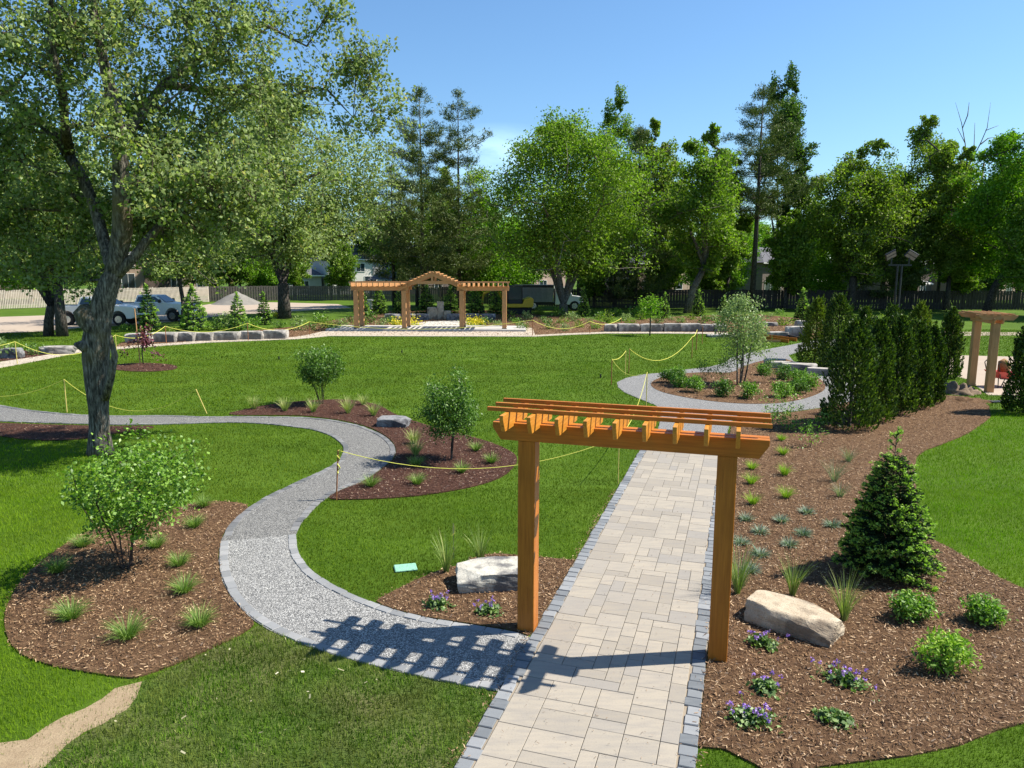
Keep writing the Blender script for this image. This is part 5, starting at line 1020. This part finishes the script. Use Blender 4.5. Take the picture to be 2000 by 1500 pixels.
M['brick_dull'] = brickmat('brick_dull', (0.14, 0.11, 0.1), (0.2, 0.16, 0.14), (0.2, 0.18, 0.17))
M['shingle'] = plain('shingle', (0.09, 0.09, 0.1), .9, var=.3, sc=5)
M['frame_white'] = plain('frame_white', (0.7, 0.7, 0.68), .5, var=.03)
def glassy(name, c):
    m, t, o = nodes_mat(name); bsdf(t, o, c, .08, 0, .8); return m
M['pane'] = glassy('pane', (0.03, 0.045, 0.055))
def fence(label, pts, H, mat, gap, bw, rail, group='garden fences', alt=0.0):
    P = [G(x, y) for x, y in pts]; r = empty('board_fence' if alt else 'picket_fence', P[0], 0, label, 'fence', group); o = P[0]
    bd = MB(); posts = []; rl = MB()
    for a, b in zip(P[:-1], P[1:]):
        d = b-a; L = d.length; d.normalize(); n = Vector((-d.y, d.x, 0)); k = int(L/gap)
        for i in range(k):
            c = a+d*(i+.5)*L/k-o; hh = H*random.uniform(.985, 1.01); of = n*((alt if i % 2 else -alt)-.03)
            q = [c-d*bw/2+of, c+d*bw/2+of]; q += [p+n*.02 for p in q[::-1]]
            V = [(*p[:2], .04) for p in q]+[(*p[:2], hh) for p in q]
            bd.add(V, [(0, 1, 2, 3), (7, 6, 5, 4), (0, 4, 5, 1), (1, 5, 6, 2), (2, 6, 7, 3), (3, 7, 4, 0)])
        for z in (.35, H-.35):
            q = [a-o-n*.0, b-o-n*.0]; V = [(*(p+n*s_)[:2], z+zz) for p in q for s_ in (.0, .04) for zz in (0, .09)]
            rl.add(V, [(0, 2, 3, 1), (4, 5, 7, 6), (0, 1, 5, 4), (2, 6, 7, 3), (1, 3, 7, 5), (0, 4, 6, 2)])
        k = max(1, int(L/2.4))
        for i in range(k+1 if b is P[-1] else k): posts.append(a+d*i*L/k+n*.07-o)
    bd.build('boards', M[mat], r); rl.build('rails', M[rail], r)
    vis = [p for p in posts if abs((p+o).x) < (p+o).y*.75]
    for p in vis[:95]:
        b = MB(); b.box((p.x-.05, p.y-.02, 0), (p.x+.05, p.y+.08, H+.06)); b.build('post', M[rail], r)
fence('pale weathered picket fence beyond the gravel lot at the left', [(-260, 612), (0, 604), (150, 599), (300, 594), (408, 590)], 1.85, 'picket', .145, .09, 'picket')
fence('tall grey board fence between the gravel heap and the pergola', [(410, 589.5), (560, 587), (690, 587), (860, 592)], 1.85, 'board', .15, .14, 'board', alt=.02)
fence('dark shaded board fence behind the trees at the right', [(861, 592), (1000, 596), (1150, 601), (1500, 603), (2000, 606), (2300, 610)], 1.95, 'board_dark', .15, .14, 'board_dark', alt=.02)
def house(label, x0, x1, Y, wh, rh, wall, wins, roof='shingle', base=0.0, D=9.0, bays=()):
    a = AT(x0, 526, Y).x; b = AT(x1, 526, Y).x; W = b-a; r = empty('house', (a, Y, 0), rad(32), label, 'house', 'houses beyond the fence')
    m = MB(); m.box((0, 0, 0), (W, D, wh)); m.build('wall', M[wall], r)
    rf = MB(); e = .45; rd = min(W, D)/2*.98
    A = [(-e, -e, wh+.003), (W+e, -e, wh+.003), (W+e, D+e, wh+.003), (-e, D+e, wh+.003), (rd, D/2, wh+rh), (W-rd, D/2, wh+rh)] if W > D else [(-e, -e, wh+.003), (W+e, -e, wh+.003), (W+e, D+e, wh+.003), (-e, D+e, wh+.003), (W/2, D/2-.1, wh+rh), (W/2, D/2+.1, wh+rh)]
    if W > D: F = [(0, 1, 5, 4), (1, 2, 5), (2, 3, 4, 5), (3, 0, 4), (3, 2, 1, 0)]
    else: F = [(0, 1, 4), (1, 2, 5, 4), (2, 3, 5), (3, 0, 4, 5), (3, 2, 1, 0)]
    rf.add([Vector(p) for p in A], F); rf.build('roof', M[roof], r)
    fs = MB(); fs.box((-e, -e-.03, wh-.16), (W+e, -e+.002, wh)); fs.build('fascia', M['frame_white'] if roof == 'shingle' else M[roof], r)
    for (fx, z, w_, h_) in wins:
        x = fx*W; f = MB(); t = .07
        f.box((x-w_/2-t, -.07, z-t), (x+w_/2+t, -.003, z)); f.box((x-w_/2-t, -.07, z+h_), (x+w_/2+t, -.003, z+h_+t)); f.box((x-w_/2-t, -.07, z), (x-w_/2, -.003, z+h_)); f.box((x+w_/2, -.07, z), (x+w_/2+t, -.003, z+h_)); f.box((x-.025, -.065, z), (x+.025, -.003, z+h_))
        fo = f.build('window_frame', M['frame_white'], r); p = MB(); p.box((x-w_/2, -.03, z), (x+w_/2, -.004, z+h_)); p.build('pane', M['pane'], fo)
    for (f0, f1, z0, z1, mt) in bays:
        bb = MB(); bb.box((f0*W, -.12, z0), (f1*W, -.002, z1)); bb.build('wall_panel', M[mt], r)
    return r
W2 = lambda *fs: [(f, z, 1.3, 1.35) for f in fs for z in (.9, 3.9)]
house('tan house with an orange timber porch beyond the picket fence at the far left', -150, 62, 92, 5.6, 2.0, 'brick_tan', W2(.2, .5)+[(.85, 1.2, 1.2, 1.9)])
house('tan and brown brick house seen behind the big maple trunk', 205, 410, 102, 6.0, 2.4, 'brick_tan', [(.19, 1.0, 1.6, 2.2), (.62, 1.0, 1.4, 2.2), (.86, 1.1, 1.5, 2.0), (.62, 4, 1.4, 1.3), (.2, 4.1, 1.4, 1.3)], bays=((.33, .52, 0, 5.9, 'brick_brown'),))
house('low grey house with a blue grey roof left of the white one', 560, 628, 112, 3.0, 2.2, 'siding_grey', [(.5, .9, 1.2, 1.2)])
house('white rendered two storey house with grey hip roof left of the pergola', 640, 780, 114, 5.5, 2.4, 'render_white', [(.27, 3.4, 1.0, 1.4), (.48, 3.6, 1.3, 1.2), (.62, .8, 1.8, 2.0), (.2, .8, 1.4, 1.6), (.85, 3.5, 1.2, 1.3)], bays=((.66, .77, 3.1, 5.4, 'siding_grey'),))
house('grey brown house behind the two tall pines', 790, 935, 116, 5.4, 2.6, 'brick_dull', W2(.2, .5, .8))
house('pink brick house seen between the pale maple stems', 975, 1135, 112, 5.2, 2.4, 'brick_pink', W2(.15, .4, .65, .88))
house('pale house between the evergreen and the leaning trunk', 1240, 1390, 114, 5.0, 2.2, 'brick_tan', W2(.2, .5, .8))
house('dull brown house behind the white patio umbrella', 1490, 1690, 100, 5.0, 2.2, 'brick_dull', [(.12, .6, 2.2, 2.0), (.24, .7, 1.0, 2.1), (.6, 3.6, 1.3, 1.3), (.8, .8, 1.6, 1.6)])
house('dark brick house behind the flood light pole', 1730, 1900, 100, 5.0, 2.2, 'brick_dull', W2(.2, .5, .8))
house('brown house beyond the fence at the right edge', 1950, 2200, 100, 5.0, 2.2, 'brick_tan', W2(.2, .5, .8))
def deck():
    Y = 88; a = AT(-60, 526, Y).x; b = AT(60, 526, Y).x; r = empty('timber_deck', (a, Y, 0), 0, 'orange timber deck with railing in front of the tan house at the far left', 'deck'); W = b-a
    m = MB(); m.box((0, 0, 1.2), (W, 3, 1.4)); m.build('deck_floor', M['fir_x'], r)
    m = MB(); m.box((0, -.05, 2.3), (W, .05, 2.4)); m.box((0, -.05, 1.45), (W, .05, 1.52))
    for i in range(int(W/.16)): m.box((i*.16, -.02, 1.5), (i*.16+.05, .02, 2.32))
    m.build('railing', M['fir_x'], r)
    for x in (0, W*.5, W-.2):
        m = MB(); m.box((x, -.1, 0), (x+.2, .1, 3.6)); m.build('post', M['fir_z'], r)
    m = MB(); m.prism([(-.3, 3.6), (W+.3, 3.6), (W+.3, 3.8), (-.3, 3.8)], -.3, 3.2); m.build('porch_roof', M['fir_x'], r)
deck()
def gazebo():
    Y = 104; x0 = AT(722, 526, Y).x; x1 = AT(792, 526, Y).x; W = x1-x0; r = empty('gazebo', (x0, Y, 0), 0, 'dark roofed gazebo left of the pines beyond the board fence', 'gazebo')
    m = MB(); m.add([Vector(p) for p in [(-.3, -.3, 2.5), (W+.3, -.3, 2.5), (W+.3, 3.8, 2.5), (-.3, 3.8, 2.5), (W*.35, 1.75, 4.1), (W*.65, 1.75, 4.1)]], [(0, 1, 5, 4), (1, 2, 5), (2, 3, 4, 5), (3, 0, 4), (3, 2, 1, 0)]); m.build('roof', M['shingle'], r)
    for x in (.05, W-.2):
        for y in (0, 3.4):
            m = MB(); m.box((x, y, 0), (x+.18, y+.18, 2.49)); m.build('post', M['black'], r)
gazebo()
def umbrella(x, y, Y, R, label):
    p = AT(x, y, Y); r = empty('patio_umbrella', (p.x, Y, 0), 0, label, 'umbrella', 'white patio umbrellas'); h = p.z
    m = MB(); n = 8; V = [Vector((0, 0, h+.55))]+[Vector((math.cos(2*math.pi*i/n)*R, math.sin(2*math.pi*i/n)*R, h)) for i in range(n)]+[Vector((math.cos(2*math.pi*i/n)*R, math.sin(2*math.pi*i/n)*R, h-.15)) for i in range(n)]
    m.add(V, [(0, 1+i, 1+(i+1) % n) for i in range(n)]+[(1+i, 9+i, 9+(i+1) % n, 1+(i+1) % n) for i in range(n)]); m.build('canopy', M['frame_white'], r)
    m = MB(); m.tube([(0, 0, 0), (0, 0, h+.5)], .035, 6); m.build('pole', M['steel'], r)
umbrella(1598, 551, 84, 1.9, 'white patio umbrella behind the dark fence left of the rounded olive maple')
umbrella(1788, 553, 84, 1.9, 'pale patio umbrella behind the dark fence right of the flood light pole')

# ================================================================== VEHICLES
M['car_paint'] = plain('car_paint', (0.82, 0.82, 0.8), .35, 0, .6, var=.02)
M['chrome'] = plain('chrome', (0.6, 0.6, 0.6), .2, .9, var=.05)
M['glass_car'] = glassy('glass_car', (0.03, 0.05, 0.07))
M['lamp_glass'] = glassy('lamp_glass', (0.45, 0.46, 0.46))
M['lamp_red'] = glassy('lamp_red', (0.4, 0.02, 0.02))
M['yellow'] = plain('yellow', (0.62, 0.4, 0.02), .4, var=.1)
M['white_paint'] = plain('white_paint', (0.6, 0.6, 0.58), .4, var=.05)
M['grey_box'] = plain('grey_box', (0.2, 0.2, 0.2), .6, var=.15)
def wheel(r, x, y, R, w_=.28, sgn=1):
    m = MB(); m.cyl((x, y, R), (0, 1, 0), R, w_, 22); t = m.build('tyre', M['rubber'], r, bevel=.02)
    m = MB(); m.cyl((x, y-sgn*(w_/2), R), (0, 1, 0), R*.58, .04, 14); m.build('rim', M['chrome'], t)
def arch(cx, R, zb, n=8): return [(cx+R*math.cos(a), zb+R*math.sin(a)) for a in np.linspace(0, math.pi, n)]
def pickup(loc, rz, label):
    r = empty('pickup_truck', loc, rz, label, 'pickup truck', 'white pickups on the gravel lot')
    m = MB(); zb = .48
    prof = [(-3.05, .62)]+[(-2.3, zb)]+arch(-1.75, .55, zb)[::-1]+arch(1.85, .55, zb)[::-1]+[(2.75, zb), (3.0, .58), (3.02, 1.15), (2.9, 1.3), (1.35, 1.42), (1.2, 1.44), (-.95, 1.42), (-.98, 1.38), (-3.05, 1.38)]
    m.prism(prof, -.98, .98); m.build('body', M['car_paint'], r, bevel=.03)
    m = MB(); b_, t_ = [(-1.0, 1.4), (1.35, 1.42)], [(-.8, 1.98), (.6, 1.98)]
    V = [Vector((x, s*.93, z)) for s in (-1, 1) for x, z in b_]+[Vector((x, s*.78, z)) for s in (-1, 1) for x, z in t_]
    m.add(V, [(0, 1, 5, 4), (2, 6, 7, 3), (4, 5, 7, 6), (0, 4, 6, 2), (1, 3, 7, 5)]); cab = m.build('cab', M['car_paint'], r, bevel=.03)
    for s in (-1, 1):
        for (x0, x1, x2, x3) in ((-.85, -.05, -.08, -.7), (.05, 1.1, .52, .02)):
            m = MB(); q = lambda x, z: Vector((x, s*(.93-(z-1.4)*.26+.012), z)); m.add([q(x0, 1.48), q(x1, 1.48), q(x2, 1.88), q(x3, 1.88)], [(0, 1, 2, 3)]); m.build('side_window', M['glass_car'], r)
        m = MB(); m.box((.95, s*1.0-.02, 1.42), (1.1, s*1.25, 1.68)); m.build('mirror', M['black'], r, bevel=.02)
        m = MB(); m.box((2.9, s*.72-.17, .98), (3.04, s*.72+.17, 1.22)); m.build('headlight', M['lamp_glass'], r, bevel=.02)
        m = MB(); m.box((-3.07, s*.86-.08, .9), (-3.02, s*.86+.08, 1.3)); m.build('tail_light', M['lamp_red'], r)
        m = MB(); m.box((-.02, s*.99-.015, 1.15), (.12, s*.99+.02, 1.19)); m.build('door_handle', M['chrome'], r)
        for x in (-1.75, 1.85): wheel(r, x, s*.84, .43, .28, -s)
    m = MB(); m.add([Vector(p) for p in ((1.34, -.84, 1.46), (1.34, .84, 1.46), (.64, .72, 1.94), (.64, -.72, 1.94))], [(0, 1, 2, 3)]); m.v = [(p[0]+.025, p[1], p[2]+.02) for p in m.v]; m.build('windscreen', M['glass_car'], r)
    m = MB(); m.box((2.98, -.5, .88), (3.06, .5, 1.22)); 
    m.build('grille', M['black'], r); m = MB(); m.box((2.95, -.96, .5), (3.18, .96, .78)); m.build('bumper', M['chrome'], r, bevel=.03)
    m = MB(); m.box((-2.95, -.85, 1.382), (-1.1, .85, 1.39)); m.build('cargo_bed', M['black'], r)
    return r
p = G(232, 636); pickup((p.x-1.85, p.y+1, 0), 0, 'white pickup half hidden behind the big maple trunk')
p = G(337, 628); pickup((p.x-1.85, p.y+1, 0), 0, 'white pickup parked between the two left spruces')
def excavator():
    p = G(1012, 613); r = empty('mini_excavator', p, rad(6), 'yellow and black compact excavator parked at the right end of the pergola', 'excavator')
    for y in (-.7, .7):
        m = MB(); m.prism([(-1.1, .2), (-.95, .02), (.95, .02), (1.1, .2), (1.1, .38), (.95, .52), (-.95, .52), (-1.1, .38)], y-.2, y+.2); m.build('track', M['rubber'], r, bevel=.02)
    m = MB(); m.prism([(-1.15, .62), (1.2, .62), (1.3, .8), (1.3, 1.35), (1.05, 1.55), (.45, 1.3), (.3, .95), (-1.15, .95)], -.85, .85); m.build('body', M['yellow'], r, bevel=.04)
    m = MB()
    for x in (-1.0, .25):
        for y in (-.8, .0): m.box((x-.05, y-.05, .96), (x+.05, y+.05, 2.45))
    m.box((-1.08, -.88, 2.45), (.35, .1, 2.56)); m.box((-1.05, -.85, .955), (.3, .05, 1.35)); m.build('cab_frame', M['black'], r)
    m = MB(); m.box((-.94, -.82, 1.36), (.19, -.8, 2.44)); m.build('cab_window', M['glass_car'], r)
    m = MB(); m.tube([(-1.1, .3, .9), (-2.0, .3, 2.3), (-3.1, .3, 1.8)], .12, 6); m.build('boom', M['yellow'], r)
    m = MB(); m.tube([(-3.1, .3, 1.85), (-3.3, .3, .7)], .09, 6); m.build('dipper_arm', M['yellow'], r)
    m = MB(); m.prism([(-3.5, .05), (-3.0, .1), (-3.1, .7), (-3.5, .65)], .05, .55); m.build('bucket', M['black'], r)
excavator()
def dump_truck():
    p = G(1060, 607); r = empty('dump_truck', (p.x, p.y+1, 0), 0, 'white cab dump truck with a grey tipping box behind the excavator', 'truck')
    m = MB(); m.box((-2.6, -.45, .55), (2.9, .45, .8)); m.build('chassis', M['black'], r)
    m = MB(); m.prism([(-2.8, .85), (1.0, .85), (1.05, 2.25), (-2.8, 2.25)], -1.1, 1.1)
    for i in range(6): m.box((-2.7+i*.62, -1.17, .9), (-2.6+i*.62, -1.102, 2.2))
    m.build('tipping_box', M['grey_box'], r); m = MB(); m.box((-2.78, -1.08, 2.252), (1.03, 1.08, 2.5)); m.build('load', M['black'], r)
    m = MB(); m.prism([(1.2, .6), (3.9, .6), (3.9, 1.35), (2.9, 1.5), (2.5, 2.3), (1.25, 2.3)], -1.0, 1.0); m.build('cab', M['white_paint'], r, bevel=.04)
    m = MB(); m.add([Vector((1.5, -1.012, 1.5)), Vector((2.6, -1.012, 1.5)), Vector((2.35, -1.012, 2.15)), Vector((1.5, -1.012, 2.15))], [(0, 1, 2, 3)]); m.build('side_window', M['glass_car'], r)
    for x in (-1.9, -.9, 3.1):
        for s in (-1, 1): wheel(r, x, s*.9, .48, .28, -s)
dump_truck()

# ================================================================== SMALL THINGS
def heap(name, loc, R, H, mat, label, cat, sx=1.0, crumple=.1, sharp=1.0, n=40):
    V = [(0, 0, H)]; F = []
    for i in range(1, 14):
        f = i/13
        for j in range(n):
            a = 2*math.pi*j/n; q = Vector((math.cos(a)*R*f*sx, math.sin(a)*R*f, H*(1-f)**sharp)); k = noise.fractal(q*1.9/R*1.2+Vector((3, 1, 2)), 1, 2, 4)*crumple+noise.noise(q*7/R)*crumple*.4
            V.append((q.x*(1+k*.3), q.y*(1+k*.3), max(-.02, q.z+k*H*(1.2-f)) if i < 13 else -.03))
    F += [(0, 1+j, 1+(j+1) % n) for j in range(n)]
    for i in range(12):
        for j in range(n): a = 1+i*n+j; b = 1+i*n+(j+1) % n; F.append((a, a+n, b+n, b))
    me = bpy.data.meshes.new(name); me.from_pydata(V, [], F); me.materials.append(mat); me.polygons.foreach_set('use_smooth', np.ones(len(F), bool))
    o = bpy.data.objects.new(name, me); COL.objects.link(o); o.location = loc; return tag(o, label, cat)
M['heap_gravel'] = groundmat('heap_gravel', [(0.3, (0.14, 0.13, 0.115)), (0.7, (0.25, 0.235, 0.21))], 2, 15)
M['fabric'] = groundmat('fabric', [(0.3, (0.07, 0.05, 0.035)), (0.7, (0.26, 0.19, 0.13))], 4, 14)
M['burlap'] = plain('burlap', (0.22, 0.12, 0.05), .9, var=.3, sc=20)
heap('gravel_heap', G(465, 594), 2.9, 1.45, M['heap_gravel'], 'grey heap of gravel on the lot before the board fence', 'gravel heap', crumple=.12, sharp=1.15)
heap('cloth_heap', G(1868, 767), .62, .34, M['fabric'], 'crumpled heap of brown landscape cloth beside the small arbor', 'cloth heap', crumple=.9, sx=1.15)
heap('soil_mound', G(1888, 783), .5, .12, M['mulch_brown'], 'low mound of loose mulch at the edge of the bed near the small arbor', 'mulch', crumple=.5, sx=1.6)
def barrow():
    p = G(1940, 760); p = Vector((p.x+.62, p.y+.5, 0)); r = empty('wheelbarrow', p, rad(10), 'red wheelbarrow standing behind the small tan arbor', 'wheelbarrow')
    M['red'] = plain('red', (0.5, 0.06, 0.05), .45, var=.1)
    m = MB(); b_ = [(-.28, -.2, .32), (.3, -.2, .28), (.3, .2, .28), (-.28, .2, .32)]; t_ = [(-.48, -.34, .58), (.52, -.34, .52), (.52, .34, .52), (-.48, .34, .58)]
    m.add([Vector(q) for q in b_+t_], [(3, 2, 1, 0), (0, 1, 5, 4), (1, 2, 6, 5), (2, 3, 7, 6), (3, 0, 4, 7)]); m.build('tray', M['red'], r)
    for s in (-1, 1):
        m = MB(); m.tube([(.75, s*.06, .2), (.3, s*.2, .26), (-.35, s*.27, .33), (-.5, s*.3, .85), (-.42, s*.3, .92)], .018, 6); m.build('handle', M['black'], r)
        m = MB(); m.tube([(-.1, s*.2, .3), (-.3, s*.24, .0), (-.38, s*.24, .0), (-.42, s*.26, .35)], .016, 6); m.build('leg', M['black'], r)
    m = MB(); m.cyl((.72, 0, .2), (0, 1, 0), .2, .09, 18); t = m.build('tyre', M['rubber'], r); m = MB(); m.cyl((.72, 0, .2), (0, 1, 0), .1, .1, 12); m.build('rim', M['steel'], t)
    m = MB(); m.tube([(-.05, .0, 0), (0, 0, .0), (0, 0, .36), (.05, 0, .4)], [.17, .19, .19, .12], 14); o = m.build('burlap_bundle', M['burlap'], smooth=True); o.location = (p.x+.02, p.y+.02, .5); tag(o, 'brown round burlap bundle sitting in the red wheelbarrow', 'bundle')
barrow()
M['lens_dark'] = glassy('lens_dark', (0.09, 0.095, 0.1))
def flood():
    p = G(1747, 642); r = empty('flood_light_pole', p, 0, 'dark pole with two tilted lamp heads standing behind the evergreen hedge', 'lamp post')
    k = p.y/FPX
    for dx in (-.14, .14):
        m = MB(); m.tube([(dx, 0, 0), (dx, 0, 122*k)], .075, 8); m.build('pole', M['black'], r)
    m = MB(); m.box((-.8, -.05, 121*k), (.8, .05, 121*k+.12)); m.build('crossbar', M['black'], r)
    for s in (-1, 1):
        m = MB(); R_ = Matrix.Translation((s*.72, 0, 121*k+.75)) @ Matrix.Rotation(s*.5, 4, 'Y') @ Matrix.Rotation(.5, 4, 'X')
        m.box((-.38, -.12, -.28), (.38, .0, .28), R_)
        hd = m.build('lamp_head', M['black'], r, bevel=.02); m = MB()
        for j in (-1, 1): m.box((-.34, -.135, j*.13-.1), (.34, -.122, j*.13+.1), R_)
        m.build('lens', M['lens_dark'], hd); m = MB(); m.box((s*.6-.04, -.04, 121*k+.12), (s*.6+.04, .04, 121*k+.55)); m.build('bracket', M['black'], r)
flood()
o = MB(); o.box((-.15, -.11, 0), (.15, .11, .03)); q = o.build('valve_cover', plain('green_plastic', (0.22, 0.45, 0.32), .6, var=.08), bevel=.01, loc=G(792, 1111)); q.rotation_euler = (0, 0, .25); tag(q, 'pale green valve box cover sunk in the lawn left of the white boulder', 'cover')
def pin_flag():
    r = empty('marker_flag', G(886, 1092), 0, 'small yellow marker flag beside the reed grass left of the arbor', 'flag'); m = MB(); m.tube([(0, 0, 0), (0, 0, .52)], .004, 5); m.build('wire', M['steel'], r)
    m = MB(); m.add([Vector(p) for p in ((-.003, 0, .52), (.03, .01, .47), (.028, .0, .38), (-.02, -.01, .34), (-.022, .01, .42), (0, .012, .42))], [(0, 5, 1), (1, 5, 2), (2, 5, 3), (3, 5, 4), (4, 5, 0)]); m.build('flag', M['rope'], r)
pin_flag()
# stakes and ropes
ST = {}
def stake(key, x, y, ytop, label, mat='stake_yel', r_=.014, lean=(0, 0), wrap=False):
    p = G(x, y); h = (y-ytop)*p.y/FPX*1.03; m = MB(); m.tube([(0, 0, 0), (lean[0], lean[1], h)], r_*max(1, p.y/26), 6)
    if wrap:
        r = empty('rope_stake', p, 0, label, 'stake', 'stakes carrying the yellow rope'); m.build('rod', M[mat], r); w_ = MB()
        w_.tube([(lean[0]+math.cos(a*1.3)*.02, lean[1]+math.sin(a*1.3)*.02, h*(1-.035*a)) for a in range(14)], .011, 5); w_.tube([(lean[0], lean[1], h-.02), (lean[0]+.07, lean[1], h+.03), (lean[0]+.02, lean[1]+.02, h)], .01, 5); w_.build('rope_wrap', M['rope'], r)
    else: o = m.build('rope_stake', M[mat], loc=p); tag(o, label, 'stake', 'stakes carrying the yellow rope')
    ST[key] = p+Vector((lean[0], lean[1], h))
stake('a', 657, 977, 876, 'rusty stake wrapped in yellow rope beside the gravel path bend', 'stake', .014, (.06, 0), True)
stake('b', 1262, 792, 727, 'stake where the gravel path meets the island, seen above the arbor')
stake('c', 1207, 945, 851, 'thin pale stake on the lawn seen under the arbor beam', r_=.008)
stake('d', 1194, 752, 702, 'leftmost rope stake on the lawn near the island path', 'stake'); stake('e', 1221, 733, 686, 'rope stake second from the left near the island path'); stake('f', 1228, 729, 682, 'rope stake third from the left near the island path', 'stake')
stake('g', 1351, 699, 658, 'rope stake at the right end of the long sagging rope', 'stake'); stake('h', 1360, 684, 645, 'rope stake behind the end of the sagging rope', 'stake'); stake('i', 1371, 672, 638, 'rope stake nearest to the right stone wall', 'stake')
stake('j', 34, 712, 668, 'rope stake at the far left beside the dark boulder'); stake('k', 131, 806, 741, 'rope stake on the lawn left of the big maple trunk'); stake('l', 404, 808, 760, 'leaning stake on the lawn left of the red mulch bed', lean=(-.26, 0)); stake('m', 228, 690, 655, 'rope stake just right of the big maple trunk')
stake('n', 325, 672, 638, 'rope stake before the second stone of the left wall', 'stake'); stake('o', 485, 666, 632, 'rope stake before the sixth stone of the left wall', 'stake'); stake('p', 605, 655, 629, 'rope stake left of the patio', 'stake')
stake('q', 1040, 656, 626, 'orange tipped stake at the right corner of the patio', 'stake'); stake('r', 1152, 652, 628, 'rope stake in the mulch left of the right wall', 'stake'); stake('s', 1213, 642, 622, 'rope stake above the second stone of the right wall', 'stake')
def rope(A, B, sag, label):
    A = ST[A] if isinstance(A, str) else A; B = ST[B] if isinstance(B, str) else B
    P = [A.lerp(B, t)-Vector((0, 0, sag*4*t*(1-t))) for t in np.linspace(0, 1, 22)]; R = .006*max(1, (A.y+B.y)/2/17)
    m = MB(); m.tube(P, R, 5); tag(m.build('rope', M['rope']), label, 'rope', 'yellow ropes between the stakes')
rope('a', 'c', .46, 'yellow rope sagging from the wrapped stake past the arbor post'); rope('c', 'b', .3, 'yellow rope seen through the arbor rafters, running to the island path')
rope('d', 'b', .3, 'yellow rope falling from the leftmost stake to the path edge stake'); rope('d', 'e', .12, 'short yellow rope between the two left stakes by the island'); rope('f', 'g', .75, 'long deeply sagging yellow rope on the right of the lawn'); rope('g', 'h', .1, 'short yellow rope near the right stone wall')
rope(G(-120, 728)+Vector((0, 0, .9)), 'j', .15, 'yellow rope running off the left edge over the dark boulder'); rope('j', 'm', .75, 'yellow rope sagging behind the big maple trunk'); rope(G(-130, 800)+Vector((0, 0, .8)), 'k', .45, 'yellow rope sagging over the lawn at the left edge'); rope('k', 'l', .75, 'yellow rope sagging low behind the big maple trunk to the leaning stake')
rope('m', 'n', .35, 'faint yellow rope left above the left stone wall'); rope('n', 'o', .4, 'yellow rope hanging before the left stone wall'); rope('o', 'p', .45, 'yellow rope between the left stone wall and the patio'); rope('p', 'q', .5, 'yellow rope running low before the pergola'); rope('q', 'r', .5, 'yellow rope sagging over the mulch right of the patio'); rope('r', 's', .3, 'yellow rope above the start of the right stone wall')
def board(x0, y0, x1, y1, label, mat='fir_x', h=.14):
    a, b = G(x0, y0), G(x1, y1); d = b-a; m = MB(); m.box((0, -.02, 0), (d.length, .02, h)); o = m.build('form_board', M[mat], loc=a); o.rotation_euler = (0, 0, math.atan2(d.y, d.x)); tag(o, label, 'board', 'form boards by the path')
board(1478, 661, 1540, 670, 'long orange form board at the end of the lawn near the birch', 'cedar_x', .2); board(1484, 658, 1556, 667, 'orange form board behind the front one near the slope stones', 'cedar_x', .2); board(1484, 668, 1524, 669, 'short pale board at the lawn edge near the birch'); board(1530, 656, 1568, 665, 'dark plank below the block stones by the hedge', 'board_dark', .15)
def grate():
    p = G(1958, 786); r = empty('metal_grate', p, .1, 'small dark metal grate with pale bars on the grass by the small arbor', 'grate'); m = MB(); m.box((-.42, -.12, 0), (.42, .12, .03)); m.build('frame', M['black'], r)
    m = MB()
    for i in range(9): m.box((-.4+i*.1, -.13, .032), (-.37+i*.1, .13, .05))
    m.build('bars', M['steel'], r)
grate()
M['white_box'] = plain('white_box', (0.6, 0.58, 0.5), .7)
m = MB(); m.box((-.3, -.3, 0), (.3, .3, 1.1)); m.box((-.38, -.38, 1.102), (.38, .38, 1.25)); tag(m.build('utility_box', M['white_box'], loc=G(721, 612), bevel=.02), 'cream utility box beyond the left bay of the pergola', 'box')
def sprinkler(x, y, label):
    r = empty('sprinkler', G(x, y), 0, label, 'sprinkler', 'sprinklers on the big lawn'); m = MB(); m.tube([(0, 0, 0), (0, 0, .12), (0, 0, .14)], [.03, .03, .04], 8); m.build('head', M['black'], r)
sprinkler(545, 702, 'small sprinkler head on the lawn left of the vase shaped shrub'); sprinkler(785, 690, 'small sprinkler head in the middle of the big lawn'); sprinkler(1173, 738, 'small sprinkler head on the lawn left of the island path')
